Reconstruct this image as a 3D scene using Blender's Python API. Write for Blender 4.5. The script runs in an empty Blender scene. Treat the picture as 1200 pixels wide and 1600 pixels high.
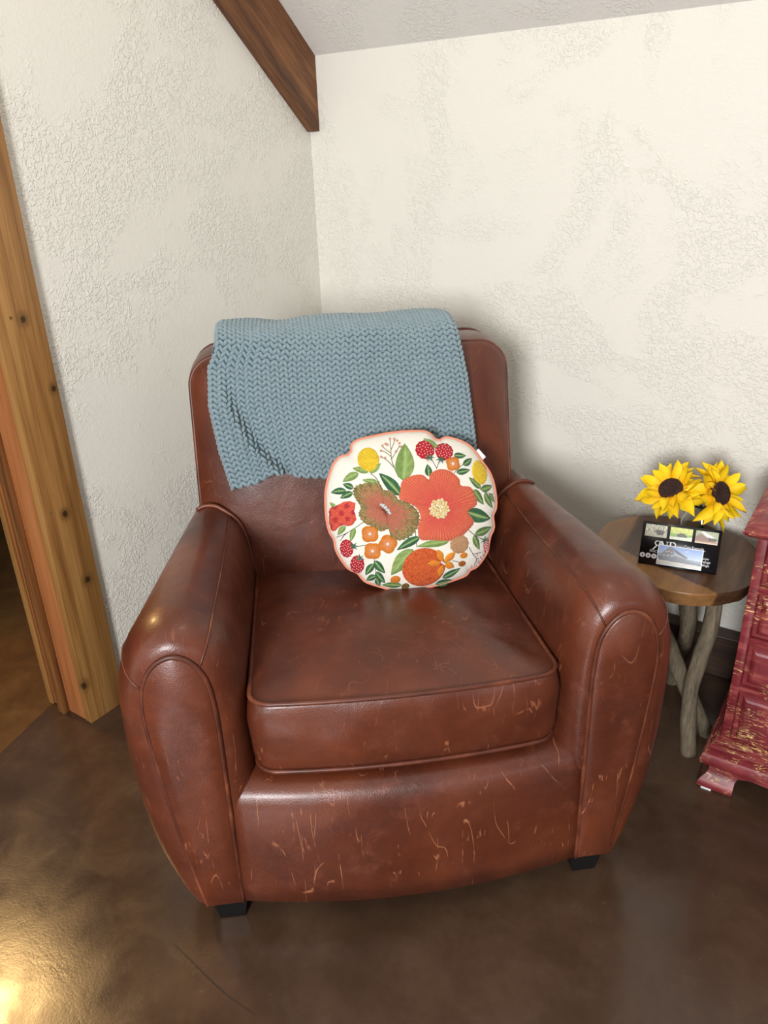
import bpy, bmesh, math, random
from mathutils import Vector, Matrix, noise
random.seed(7)
S = bpy.context.scene
COL = S.collection

# ------------------------------------------------------------------ camera
CAM = Vector((1.5568, -1.9501, 1.30))
RX = Vector((0.83101499, 0.55537939, -0.03110991))
UP = Vector((-0.20745187, 0.36133245, 0.90906687))
FW = Vector((-0.51611802, 0.74899439, -0.41548718))
cd = bpy.data.cameras.new('camera'); cam = bpy.data.objects.new('camera', cd); COL.objects.link(cam)
m = Matrix((RX, UP, -FW)).transposed().to_4x4(); m.translation = CAM; cam.matrix_world = m
cd.sensor_fit = 'VERTICAL'; cd.sensor_height = 36; cd.lens = 36 * 1202 / 1600; cd.clip_start = .02
S.camera = cam

# ------------------------------------------------------------------ world, lights, exposure
w = bpy.data.worlds.new('world'); S.world = w; w.use_nodes = True
bg = w.node_tree.nodes['Background']; bg.inputs[0].default_value = (.93, .96, 1, 1); bg.inputs[1].default_value = .17
def area(name, loc, target, sx, sy, power, col):
    l = bpy.data.lights.new(name, 'AREA'); l.shape = 'RECTANGLE'; l.size = sx; l.size_y = sy; l.energy = power; l.color = col
    o = bpy.data.objects.new(name, l); COL.objects.link(o); o.location = loc
    o.rotation_euler = (Vector(target) - Vector(loc)).to_track_quat('-Z', 'Y').to_euler(); return o
area('window_daylight', (2.05, -4.4, 1.65), (.7, -.3, .7), 0.8, 1.0, 165, (.97, .98, 1))
area('side_window_daylight', (5.2, -2.6, 1.6), (1.0, -.6, .6), 1.6, 1.3, 14, (.90, .95, 1))
def point(name, loc, r, power, col):
    l = bpy.data.lights.new(name, 'POINT'); l.shadow_soft_size = r; l.energy = power; l.color = col
    o = bpy.data.objects.new(name, l); COL.objects.link(o); o.location = loc; return o
l = bpy.data.lights.new('hall_lamp_light', 'SPOT'); l.energy = 85; l.color = (1, .62, .24); l.shadow_soft_size = .10; l.spot_size = math.radians(62); l.spot_blend = .6
o = bpy.data.objects.new('hall_lamp_light', l); COL.objects.link(o); o.location = (-1.06, -1.14, 1.94); o.rotation_euler = (Vector((.35, -1.6, 0)) - o.location).to_track_quat('-Z', 'Y').to_euler()
point('ceiling_lamp_light', (.92, -.95, 2.22), .06, 5, (1, .88, .70))
vs = S.view_settings; vs.view_transform = 'Standard'; vs.look = 'None'; vs.gamma = 1; vs.use_curve_mapping = False
vs.exposure = 0.08

# ------------------------------------------------------------------ helpers
def tag(o, label=None, cat=None, group=None, kind=None):
    if label: o['label'] = label
    if cat: o['category'] = cat
    if group: o['group'] = group
    if kind: o['kind'] = kind
    return o
def empty(name, loc=(0, 0, 0), rz=0, parent=None):
    o = bpy.data.objects.new(name, None); COL.objects.link(o); o.location = loc; o.rotation_euler = (0, 0, rz); o.parent = parent
    o.empty_display_size = .05
    return o
def mk(name, vf, mat, parent=None, smooth=True, cols=None, autosmooth=None):
    v, f = vf
    me = bpy.data.meshes.new(name); me.from_pydata([tuple(p) for p in v], [], f)
    bm = bmesh.new(); bm.from_mesh(me); bmesh.ops.recalc_face_normals(bm, faces=bm.faces); bm.to_mesh(me); bm.free()
    if cols is not None:
        at = me.color_attributes.new('Col', 'FLOAT_COLOR', 'POINT')
        flat = []
        for c in cols: flat += [c[0], c[1], c[2], 1]
        at.data.foreach_set('color', flat)
    if smooth: me.polygons.foreach_set('use_smooth', [True] * len(me.polygons))
    if autosmooth: me.set_sharp_from_angle(angle=math.radians(autosmooth))
    if mat: me.materials.append(mat)
    o = bpy.data.objects.new(name, me); COL.objects.link(o); o.parent = parent
    return o
def join(*vfs):
    V = []; Fc = []
    for v, f in vfs:
        k = len(V); V += list(v); Fc += [tuple(i + k for i in q) for q in f]
    return V, Fc
def box(x0, x1, y0, y1, z0, z1):
    v = [(x, y, z) for x in (x0, x1) for y in (y0, y1) for z in (z0, z1)]
    return v, [(0, 1, 3, 2), (4, 6, 7, 5), (0, 4, 5, 1), (2, 3, 7, 6), (0, 2, 6, 4), (1, 5, 7, 3)]
def bbox(x0, x1, y0, y1, z0, z1, b=.003, seg=2):
    bm = bmesh.new(); v, f = box(x0, x1, y0, y1, z0, z1)
    vv = [bm.verts.new(p) for p in v]
    for q in f: bm.faces.new([vv[i] for i in q])
    bmesh.ops.recalc_face_normals(bm, faces=bm.faces)
    bmesh.ops.bevel(bm, geom=list(bm.edges), offset=b, segments=seg, affect='EDGES', profile=.5)
    bm.verts.index_update()
    r = [tuple(p.co) for p in bm.verts], [tuple(p.index for p in q.verts) for q in bm.faces]; bm.free(); return r
def loft(rings, closed=True, cap0=False, cap1=False, ringloop=False):
    n = len(rings[0]); V = [p for r in rings for p in r]; Fc = []
    R = len(rings)
    for i in range(R if ringloop else R - 1):
        j = (i + 1) % R
        for k in range(n if closed else n - 1):
            l = (k + 1) % n
            Fc.append((i * n + k, i * n + l, j * n + l, j * n + k))
    if cap0: Fc.append(tuple(range(n)))
    if cap1: Fc.append(tuple((R - 1) * n + k for k in range(n)))
    return V, Fc
def fanloft(rings, c0=None, c1=None):
    V, Fc = loft(rings); n = len(rings[0]); R = len(rings)
    if c0 is not None:
        V.append(c0); Fc += [(len(V) - 1, (k + 1) % n, k) for k in range(n)]
    if c1 is not None:
        V.append(c1); b = (R - 1) * n; Fc += [(len(V) - 1, b + k, b + (k + 1) % n) for k in range(n)]
    return V, Fc
def spline(P, n, closed=False):
    P = [Vector(p) for p in P]; N = len(P); out = []
    segs = N if closed else N - 1
    for i in range(segs):
        g = lambda k: P[k % N] if closed else P[max(0, min(N - 1, k))]
        a, b, c, d = g(i - 1), g(i), g(i + 1), g(i + 2)
        for j in range(n):
            t = j / n
            out.append(.5 * ((2 * b) + (c - a) * t + (2 * a - 5 * b + 4 * c - d) * t * t + (3 * b - a - 3 * c + d) * t ** 3))
    if not closed: out.append(P[-1].copy())
    return out
def tube(P, r, n=8, closed=False, sq=None):
    P = [Vector(p) for p in P]; N = len(P); rings = []
    rr = r if callable(r) else (lambda t: r)
    ref = None
    for i, p in enumerate(P):
        a = P[i - 1] if (i or closed) else P[i]; b = P[(i + 1) % N] if (i < N - 1 or closed) else P[i]
        t = (b - a).normalized()
        if ref is None:
            ref = t.orthogonal().normalized()
        ref = (ref - t * ref.dot(t)).normalized(); bn = t.cross(ref)
        q = rr(i / max(1, N - 1))
        rings.append([p + (ref * math.cos(2 * math.pi * k / n) + bn * math.sin(2 * math.pi * k / n)) * q for k in range(n)])
    if closed: return loft(rings, ringloop=True)
    return loft(rings, cap0=True, cap1=True)
def lathe(prof, n=32, c=(0, 0)):
    rings = [[(c[0] + r * math.cos(2 * math.pi * k / n), c[1] + r * math.sin(2 * math.pi * k / n), z) for k in range(n)] for r, z in prof]
    return loft(rings, cap0=True, cap1=True)
def copy_tree(o, parent=None):
    c = o.copy(); COL.objects.link(c); c.parent = parent
    for ch in list(o.children): copy_tree(ch, c)
    return c

# ------------------------------------------------------------------ materials
class NT:
    def __init__(s, name):
        s.m = bpy.data.materials.new(name); s.m.use_nodes = True; s.t = s.m.node_tree; s.b = s.t.nodes['Principled BSDF']
        s.tc = s.t.nodes.new('ShaderNodeTexCoord')
    def L(s, a, b): s.t.links.new(a, b)
    def n(s, typ, **kw):
        nd = s.t.nodes.new(typ)
        for k, v in kw.items():
            if isinstance(k, str) and hasattr(nd, k): setattr(nd, k, v)
        return nd
    def inp(s, sock, v):
        if hasattr(v, 'is_output') or isinstance(v, bpy.types.NodeSocket): s.L(v, sock)
        else: sock.default_value = v
    def map(s, scale=(1, 1, 1), rot=(0, 0, 0), loc=(0, 0, 0), src=None):
        nd = s.n('ShaderNodeMapping'); s.L(src or s.tc.outputs['Object'], nd.inputs[0])
        nd.inputs['Scale'].default_value = scale; nd.inputs['Rotation'].default_value = rot; nd.inputs['Location'].default_value = loc
        return nd.outputs[0]
    def noise(s, scale, detail=3, rough=.5, dist=0, vec=None):
        nd = s.n('ShaderNodeTexNoise'); s.L(vec or s.tc.outputs['Object'], nd.inputs['Vector'])
        nd.inputs['Scale'].default_value = scale; nd.inputs['Detail'].default_value = detail
        nd.inputs['Roughness'].default_value = rough; nd.inputs['Distortion'].default_value = dist
        return nd.outputs['Fac']
    def vor(s, scale, vec=None, feature='F1', out='Distance'):
        nd = s.n('ShaderNodeTexVoronoi'); nd.feature = feature; s.L(vec or s.tc.outputs['Object'], nd.inputs['Vector'])
        nd.inputs['Scale'].default_value = scale; return nd.outputs[out]
    def wave(s, scale, dist=0, detail=2, dscale=1, vec=None, direction='X', typ='BANDS'):
        nd = s.n('ShaderNodeTexWave'); nd.wave_type = typ
        if typ == 'BANDS': nd.bands_direction = direction
        s.L(vec or s.tc.outputs['Object'], nd.inputs['Vector']); nd.inputs['Scale'].default_value = scale
        nd.inputs['Distortion'].default_value = dist; nd.inputs['Detail'].default_value = detail; nd.inputs['Detail Scale'].default_value = dscale
        return nd.outputs['Fac']
    def math(s, op, a, b=0, c=None):
        nd = s.n('ShaderNodeMath'); nd.operation = op; s.inp(nd.inputs[0], a); s.inp(nd.inputs[1], b)
        if c is not None: s.inp(nd.inputs[2], c)
        return nd.outputs[0]
    def ramp(s, fac, stops):
        nd = s.n('ShaderNodeValToRGB'); s.inp(nd.inputs[0], fac); e = nd.color_ramp.elements
        while len(e) < len(stops): e.new(.5)
        for q, (p, c) in zip(e, stops):
            q.position = p; q.color = (*c, 1) if len(c) == 3 else c
        return nd.outputs[0]
    def mix(s, fac, a, b, typ='MIX'):
        nd = s.n('ShaderNodeMix'); nd.data_type = 'RGBA'; nd.blend_type = typ
        s.inp(nd.inputs[0], fac)
        for sk, v in ((nd.inputs[6], a), (nd.inputs[7], b)):
            if isinstance(v, tuple): sk.default_value = (*v[:3], 1)
            else: s.L(v, sk)
        return nd.outputs[2]
    def step(s, v, lo, hi):
        nd = s.n('ShaderNodeMapRange'); nd.interpolation_type = 'SMOOTHSTEP'; s.inp(nd.inputs[0], v)
        nd.inputs[1].default_value = lo; nd.inputs[2].default_value = hi; return nd.outputs[0]
    def bump(s, h, strength=.3, dist=.002, prev=None):
        nd = s.n('ShaderNodeBump'); s.L(h, nd.inputs['Height']); nd.inputs['Strength'].default_value = strength; nd.inputs['Distance'].default_value = dist
        if prev: s.L(prev, nd.inputs['Normal'])
        return nd.outputs[0]
    def set(s, **kw):
        for k, v in kw.items():
            k = {'color': 'Base Color', 'rough': 'Roughness', 'normal': 'Normal', 'coat': 'Coat Weight', 'coatr': 'Coat Roughness', 'spec': 'Specular IOR Level', 'sheen': 'Sheen Weight', 'trans': 'Transmission Weight', 'metal': 'Metallic', 'ior': 'IOR', 'alpha': 'Alpha'}.get(k, k)
            if isinstance(v, tuple): s.b.inputs[k].default_value = (*v[:3], 1)
            else: s.inp(s.b.inputs[k], v)
        return s.m
def srgb(r, g, b):
    f = lambda c: (c / 255 / 12.92) if c <= 10 else ((c / 255 + .055) / 1.055) ** 2.4
    return (f(r), f(g), f(b))

def m_plain(name, c, rough=.5, **kw):
    t = NT(name); nz = t.noise(60, 3); col = t.mix(nz, tuple(x * .85 for x in c), tuple(min(1, x * 1.12) for x in c))
    return t.set(color=col, rough=rough, **kw)
def m_plaster(name, c, seed=0, amt=1.0):
    t = NT(name); v = t.map(loc=(seed, seed * .7, seed * .3))
    big = t.noise(3.2, 5, .65, .5, v); mask = t.step(big, .45, .56)
    fine = t.noise(85, 3, .55, .6, v); knob = t.step(t.noise(100, 2, .5, 1.0, v), .47, .58)
    small = t.noise(190, 2, .5, .3, v)
    h = t.math('ADD', t.math('MULTIPLY', knob, t.math('MULTIPLY_ADD', mask, .95, .05)), t.math('MULTIPLY', fine, .38))
    h = t.math('ADD', h, t.math('MULTIPLY', small, .22))
    col = t.mix(t.noise(1.3, 2, .5, 0, v), tuple(x * .965 for x in c), c)
    return t.set(color=col, rough=.62, normal=t.bump(h, .52 * amt, .003), spec=.35)
def m_leather():
    t = NT('leather'); o = t.tc.outputs['Object']
    v1 = t.noise(4.5, 4, .6, .5); v2 = t.noise(19, 4, .65, .3)
    c = t.ramp(v1, [(.26, srgb(66, 29, 17)), (.5, srgb(88, 40, 22)), (.74, srgb(109, 53, 29))])
    c = t.mix(t.step(v2, .52, .75), c, srgb(100, 50, 32))
    c = t.mix(t.math('MULTIPLY', t.step(t.noise(6, 2, .5, 0, t.map(loc=(7, 3, 1))), .60, .72), .3), c, srgb(58, 29, 23))
    # scuffs and scratches
    def scr(sc, rot, off, wd, ms, lo, st=(1, 1, 1)):
        vv = t.map(scale=st, rot=rot, loc=off)
        a = t.math('ABSOLUTE', t.math('SUBTRACT', t.noise(sc, 1.0, .35, .15, vv), .5))
        line = t.math('SUBTRACT', 1, t.step(a, 0, wd))
        mk_ = t.step(t.noise(ms, 2, .5, 0, t.map(loc=(off[1], off[0], 4))), lo, lo + .06)
        return t.math('MULTIPLY', line, mk_)
    s = t.math('MAXIMUM', scr(9, (0, .35, .4), (1, 2, 3), .0046, 9, .50, (1.7, 1, .35)), scr(8, (.5, -.45, .2), (5, 1, 0), .0042, 11, .52, (1.7, 1, .3)))
    s = t.math('MAXIMUM', s, scr(9, (.2, 1.45, 1.2), (2, 8, 1), .0050, 12, .56, (1.6, 1, .3)))
    s = t.math('MAXIMUM', s, t.math('MULTIPLY', scr(26, (.9, .3, .3), (9, 4, 6), .030, 24, .60, (2.4, 1, .4)), .8))
    s = t.math('MULTIPLY', s, t.step(t.noise(30, 2, .5), .40, .55))
    sp_ = t.n('ShaderNodeSeparateXYZ'); t.L(o, sp_.inputs[0])      # shoe and knee height gets the most scuffs
    low = t.math('SUBTRACT', 1.0, t.math('MULTIPLY', t.step(sp_.outputs['Z'], .25, .62), .72)); s = t.math('MULTIPLY', s, low)
    c = t.mix(t.math('MULTIPLY', s, .78), c, srgb(176, 112, 78))
    grain = t.vor(420, None, 'F1'); cre = t.noise(26, 5, .6, .8)
    h = t.math('ADD', t.math('MULTIPLY', grain, .25), cre)
    n1 = t.bump(h, .22, .004); n1 = t.bump(t.noise(7, 3, .5, .4), .3, .01, n1)
    r = t.ramp(t.noise(9, 4, .6), [(.3, (.30,) * 3), (.7, (.50,) * 3)])
    return t.set(color=c, rough=r, normal=n1, spec=.5, coat=.15, coatr=.2)
def m_piping():
    t = NT('leather_piping'); c = t.ramp(t.noise(14, 4, .6), [(.3, srgb(64, 29, 18)), (.55, srgb(94, 46, 29)), (.75, srgb(134, 74, 48))])
    return t.set(color=c, rough=.42, spec=.45)
def m_wood(name, axis, dark, mid, light, scale=18, rough=.5, knots=(), dist=5, stretch=.06, rot=None, wv_=.06, **kw):
    t = NT(name); st = [1, 1, 1]; st[axis] = stretch
    v = t.map(scale=tuple(st), src=t.map(rot=rot) if rot else None)
    g1 = t.noise(scale, 5, .62, 1.2, v); g2 = t.noise(scale * 7, 3, .6, .3, v)
    wv = t.wave(scale * .45, dist, 3, 1.2, v, 'DIAGONAL')
    f = t.math('ADD', t.math('MULTIPLY', g1, .55), t.math('ADD', t.math('MULTIPLY', wv, wv_), t.math('MULTIPLY', g2, .41 - wv_)))
    c = t.ramp(f, [(.34, dark), (.48, mid), (.64, light)])
    for (kp, kr) in knots:
        st2 = [1, 1, 1]; st2[axis] = .8
        sb = t.n('ShaderNodeVectorMath'); sb.operation = 'SUBTRACT'; t.L(t.tc.outputs['Object'], sb.inputs[0]); sb.inputs[1].default_value = kp
        ml = t.n('ShaderNodeVectorMath'); ml.operation = 'MULTIPLY'; t.L(sb.outputs[0], ml.inputs[0]); ml.inputs[1].default_value = st2
        ln = t.n('ShaderNodeVectorMath'); ln.operation = 'LENGTH'; t.L(ml.outputs[0], ln.inputs[0])
        d = t.math('ADD', ln.outputs['Value'], t.math('MULTIPLY', t.math('SUBTRACT', t.noise(90, 2), .5), kr * .5))
        c = t.mix(t.math('SUBTRACT', 1, t.step(d, kr * .9, kr * 2.6)), c, tuple(x * .62 for x in mid))
        c = t.mix(t.math('SUBTRACT', 1, t.step(d, kr * .55, kr)), c, tuple(x * .16 for x in mid))
    nn = t.bump(f, .25, .0015)
    return t.set(color=c, rough=rough, normal=nn, **kw)
def m_vcol(name, rough=.75, nscale=300, nb=.3, var=.25, sheen=0, spec=.3):
    t = NT(name); a = t.n('ShaderNodeVertexColor'); a.layer_name = 'Col'
    nz = t.noise(nscale, 3, .6); c = t.mix(t.math('MULTIPLY', nz, var), a.outputs[0], t.mix(1, a.outputs[0], (.35, .35, .35), 'MULTIPLY'))
    return t.set(color=c, rough=rough, normal=t.bump(nz, nb, .001), sheen=sheen, spec=spec)
def m_floor(name, a, b, c, rough):
    t = NT(name); n1 = t.noise(2.1, 6, .62, .6); n2 = t.noise(9, 5, .6, .4); n3 = t.noise(60, 3, .6)
    f = t.math('ADD', t.math('MULTIPLY', n1, .55), t.math('ADD', t.math('MULTIPLY', n2, .35), t.math('MULTIPLY', n3, .1)))
    col = t.ramp(f, [(.34, a), (.5, b), (.66, c)])
    sp = t.step(t.noise(38, 4, .75, .6), .69, .76); col = t.mix(t.math('MULTIPLY', sp, .4), col, tuple(min(1, x * 2.0) for x in c))
    rg = t.ramp(n2, [(.3, (rough - .05,) * 3), (.7, (rough + .1,) * 3)])
    nn = t.bump(t.noise(210, 3, .6), .12, .001); nn = t.bump(n2, .12, .004, nn)
    return t.set(color=col, rough=rg, normal=nn, spec=.5)
def m_redpaint():
    t = NT('distressed_red_paint')
    v = t.map(scale=(.22, 1, 1.0), rot=(0, .10, 0)); n1 = t.noise(75, 4, .6, .8, v)
    crack = t.math('SUBTRACT', 1, t.step(t.math('ABSOLUTE', t.math('SUBTRACT', n1, .5)), .003, .015))
    area_ = t.step(t.noise(11, 3, .55), .44, .57)
    k = t.math('MULTIPLY', crack, area_)
    n2 = t.noise(30, 4, .65, .5, t.map(scale=(.4, 1, 1))); chip = t.step(n2, .685, .70)
    base = t.ramp(t.noise(16, 4, .6), [(.3, srgb(98, 29, 34)), (.6, srgb(126, 42, 47)), (.8, srgb(150, 68, 65))])
    c = t.mix(t.math('MULTIPLY', t.step(t.noise(45, 3, .6, 0, v), .52, .7), .5), base, srgb(176, 92, 84))
    c = t.mix(k, c, srgb(232, 196, 130)); c = t.mix(chip, c, srgb(240, 214, 150))
    h = t.math('SUBTRACT', t.noise(90, 3, .6, .4, v), t.math('MULTIPLY', t.math('MAXIMUM', k, chip), .8))
    return t.set(color=c, rough=.36, normal=t.bump(h, .2, .001), spec=.5)
def m_pillow():
    t = NT('pillow_cotton'); wv = t.wave(160, 1.5, 2, 2, None, 'Z')
    c = t.mix(t.noise(300, 2), srgb(218, 212, 198), srgb(234, 229, 217))
    h = t.math('ADD', wv, t.math('MULTIPLY', t.noise(420, 2), .8))
    return t.set(color=c, rough=.9, normal=t.bump(h, .35, .0012), spec=.15)
def m_yarn(name, a, b):
    t = NT(name); n1 = t.noise(35, 3, .6); n2 = t.noise(700, 3, .7)
    c = t.mix(t.math('ADD', t.math('MULTIPLY', n1, .6), t.math('MULTIPLY', n2, .4)), a, b)
    return t.set(color=c, rough=.95, normal=t.bump(n2, .5, .001), sheen=.35, spec=.1)
def m_glass():
    t = NT('jar_glass'); return t.set(color=(.90, .94, .92), rough=.03, trans=1.0, ior=1.45)

M = {}
M['wall'] = m_plaster('white_plaster', srgb(226, 222, 211), 0)
M['ceil'] = m_plaster('ceiling_plaster', srgb(224, 219, 212), 5, .8)
M['leather'] = m_leather(); M['pipe'] = m_piping()
M['black'] = m_plain('black_lacquer', (.006, .006, .007), .3)
M['floor'] = m_floor('stained_concrete', srgb(54, 38, 28), srgb(68, 50, 37), srgb(84, 64, 49), .20)
M['floor2'] = m_floor('amber_concrete', srgb(66, 42, 18), srgb(90, 60, 27), srgb(116, 82, 42), .32)
M['crack'] = m_plain('crack_dark', srgb(48, 34, 24), .8)
M['base'] = m_wood('baseboard_wood', 0, srgb(40, 25, 17), srgb(58, 38, 26), srgb(76, 52, 36), 14, .55)
M['beam'] = m_wood('beam_wood', 1, srgb(70, 40, 20), srgb(104, 64, 33), srgb(134, 88, 48), 22, .6, stretch=.09, rot=(math.radians(40), 0, 0), dist=3)

# ------------------------------------------------------------------ setting
# floor with a shallow diagonal edge to the amber floor of the next room
fl = [(7, .1), (-.16, .1), (-.16, -1.02), (-.149, -1.071), (-.086, -1.27), (.13, -1.95), (.13, -7), (7, -7)]
fo = mk('floor', ([(x, y, 0) for x, y in fl] + [(x, y, -.05) for x, y in fl], [tuple(range(8)), tuple(range(15, 7, -1))] + [(i, (i + 1) % 8, 8 + (i + 1) % 8, 8 + i) for i in range(8)]), M['floor'], smooth=False)
tag(fo, 'dark brown stained concrete floor with a satin sheen', kind='structure')
f2 = [(-.16, 2.4), (-4, 2.4), (-4, -7), (.13, -7), (.13, -1.95), (-.086, -1.27), (-.149, -1.071), (-.16, -1.02)]
o = mk('floor_adjoining', ([(x, y, 0) for x, y in f2] + [(x, y, -.05) for x, y in f2], [tuple(range(8)), tuple(range(15, 7, -1))] + [(i, (i + 1) % 8, 8 + (i + 1) % 8, 8 + i) for i in range(8)]), M['floor2'], smooth=False)
tag(o, 'amber stained concrete floor seen through the doorway', kind='structure')
ck = [(0.6732, -1.3916), (0.7234, -1.3979), (0.7805, -1.405), (0.8291, -1.4089), (0.8856, -1.4063)]
cv = []
for i, (x, y) in enumerate(ck):
    wd = .0012 * (1 if 0 < i < 4 else .3); cv += [(x, y - wd, .0004), (x, y + wd, .0004)]
mk('crack', (cv, [(2 * i, 2 * i + 1, 2 * i + 3, 2 * i + 2) for i in range(4)]), M['crack'], fo)

CZ = 1.57; SL = .83           # ceiling height over the right wall, slope
wl = join(box(-.15, 0, -1.06, .14, 0, 3.6), box(-.15, 0, -1.95, -1.06, 2.02, 3.6), box(-.15, 0, -7, -1.95, 0, 3.6))
tag(mk('wall_left', wl, M['wall'], smooth=False), 'left white knockdown plaster wall with a doorway', kind='structure')
tag(mk('wall_right', box(0, 7, 0, .14, 0, 1.75), M['wall'], smooth=False), 'low white knockdown plaster wall behind the table', kind='structure')
cp = [(.0, CZ), (-2.3, CZ + 2.3 * SL), (-4.6, CZ), (-4.6, CZ + .1), (-2.3, CZ + .1 + 2.3 * SL), (0.1, CZ + .1)]
cp = [(.02, CZ - .016), (-2.3, CZ + 2.3 * SL), (-7, CZ + 2.3 * SL), (-7, CZ + 2.3 * SL + .1), (-2.3, CZ + 2.3 * SL + .1), (.02, CZ + .1)]
tag(mk('ceiling', loft([[(x, y, z) for y, z in cp] for x in (-.01, 7)], cap0=True, cap1=True), M['ceil'], smooth=False), 'sloping white textured ceiling', kind='structure')
tag(mk('wall_adjoining', join(box(-4.1, -4, -7, 2.5, 0, 3), box(-4, -.15, 2.4, 2.5, 0, 3)), m_plain('dim_wall', srgb(120, 92, 62), .8), smooth=False), 'far walls of the room beyond the doorway', kind='structure')
tag(mk('baseboard_right', bbox(0, 7, -.05, 0, 0, .128, .004), M['base'], smooth=False), 'dark brown wooden baseboard under the right wall', kind='structure')

# door trim
kn = [((.016, -1.035, .905), .008), ((.016, -.985, .78), .007), ((.016, -1.035, .51), .008), ((.016, -1.01, .375), .009), ((.016, -1.05, .10), .010), ((.016, -1.06, .9), .003)]
kn = []
def onpost(px, py):
    d = FW + RX * ((px - 600) / 1202) - UP * ((py - 800) / 1202); t = (.016 - CAM.x) / d.x; return tuple(CAM + d * t)
for px, py, r in ((36, 499, .008), (84, 607, .007), (17, 497, .002), (102, 803, .008), (137, 905, .009), (131, 1072, .010), (112, 790, .0013), (80, 802, .0013)): kn.append((onpost(px, py), r))
M['pine'] = m_wood('amber_pine', 2, srgb(118, 78, 38), srgb(150, 106, 56), srgb(172, 128, 74), 30, .45, kn, dist=2, stretch=.03)
M['jamb'] = m_wood('orange_pine', 2, srgb(136, 78, 38), srgb(160, 98, 54), srgb(174, 114, 68), 16, .5, (((-.088, -1.09, .63), .008),), dist=2, stretch=.05)
M['jambd'] = m_wood('dark_pine', 2, srgb(82, 47, 21), srgb(118, 74, 36), srgb(146, 98, 54), 40, .5, dist=3, stretch=.03)
tr = empty('trim_1', (0, 0, 0)); tag(tr, 'knotty pine door casing and jamb at the doorway', kind='structure')
mk('casing_board', bbox(-.008, .016, -1.078, -.972, 0, 2.12, .002), M['pine'], tr, autosmooth=40)
mk('jamb_board', bbox(-.158, -.008, -1.076, -1.06, 0, 2.02, .002), M['jamb'], tr, autosmooth=40)
mk('door_stop', bbox(-.100, -.076, -1.094, -1.076, 0, 2.02, .002), M['jambd'], tr, autosmooth=40)
mk('casing_board', bbox(-.176, -.158, -1.075, -.972, 0, 2.12, .002), M['pine'], tr, autosmooth=40)
mk('door_stop', bbox(-.158, -.140, -1.083, -1.076, 0, 2.02, .002), M['pine'], tr, autosmooth=40)
mk('header_board', bbox(-.158, .016, -1.95, -1.078, 2.02, 2.12, .002), M['pine'], tr, autosmooth=40)
mk('jamb_board', bbox(-.158, .016, -1.966, -1.95, 0, 2.12, .002), M['jamb'], tr, autosmooth=40)

# sloping rafter in the corner (runs up the left wall under the ceiling)
def zc(y): return CZ - SL * y
bp = [(0, CZ), (0, 1.384)]
y1 = -2.2
prof = [(-.001, 1.382), (-.001, zc(-.001) - .001), (y1, zc(y1) - .001), (y1, 1.382 + .855 * 2.185), (-.015, 1.382)]
o = mk('trim_2', loft([[(x, y, z) for y, z in prof] for x in (0, .034)], cap0=True, cap1=True), M['beam'], smooth=False)
tag(o, 'brown wooden rafter sloping up the left wall from the corner', kind='structure')

# ------------------------------------------------------------------ armchair  (local frame: x right, y to the back, z up)
CH = empty('leather_armchair', (.99069, -1.07282, 0), math.radians(41.166))
tag(CH, 'worn reddish brown leather club armchair in the corner', 'armchair')
Fp = [(.300, .055), (.280, .15), (.273, .30), (.273, .45), (.279, .54), (.293, .598), (.313, .628), (.340, .648), (.375, .654), (.410, .647), (.440, .624), (.462, .585), (.478, .53), (.484, .45), (.483, .33), (.470, .20), (.442, .10), (.418, .055)]
Pp = [(.320, .055), (.320, .15), (.319, .30), (.318, .43), (.319, .50), (.324, .55), (.335, .579), (.351, .599), (.373, .608), (.396, .600), (.414, .580), (.426, .55), (.431, .51), (.429, .45), (.419, .33), (.405, .20), (.391, .10), (.384, .055)]
NS = 4
Fs = spline([(x, 0, z) for x, z in Fp], NS); Ps = spline([(x, 0, z) for x, z in Pp], NS)
def arm_pt(s, k, th):            # th in 0..90deg front roll, 1 beyond
    w_ = math.sin(th); y = .078 * (1 - math.cos(th))
    p = Ps[k].lerp(Fs[k], w_ ** .9); return Vector((s * p.x, y, p.z))
def drop(z, y): return z - .034 * max(0, (y - .10) / .43) * max(0, (z - .48) / .174)
def taper(x, y):
    k = max(0, min(1, (x - .33) / .14)); return x - .055 * k * max(0, (y - .06) / .47)
def front_y(x, z):
    bx = max(0, 1 - abs((x + .02) / .36) ** 3); bz = max(0, 1 - abs((z - .72) / .30) ** 2.5)
    return .535 + .19 * (z - .45) - .032 * bx * (.35 + .65 * bz)
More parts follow.
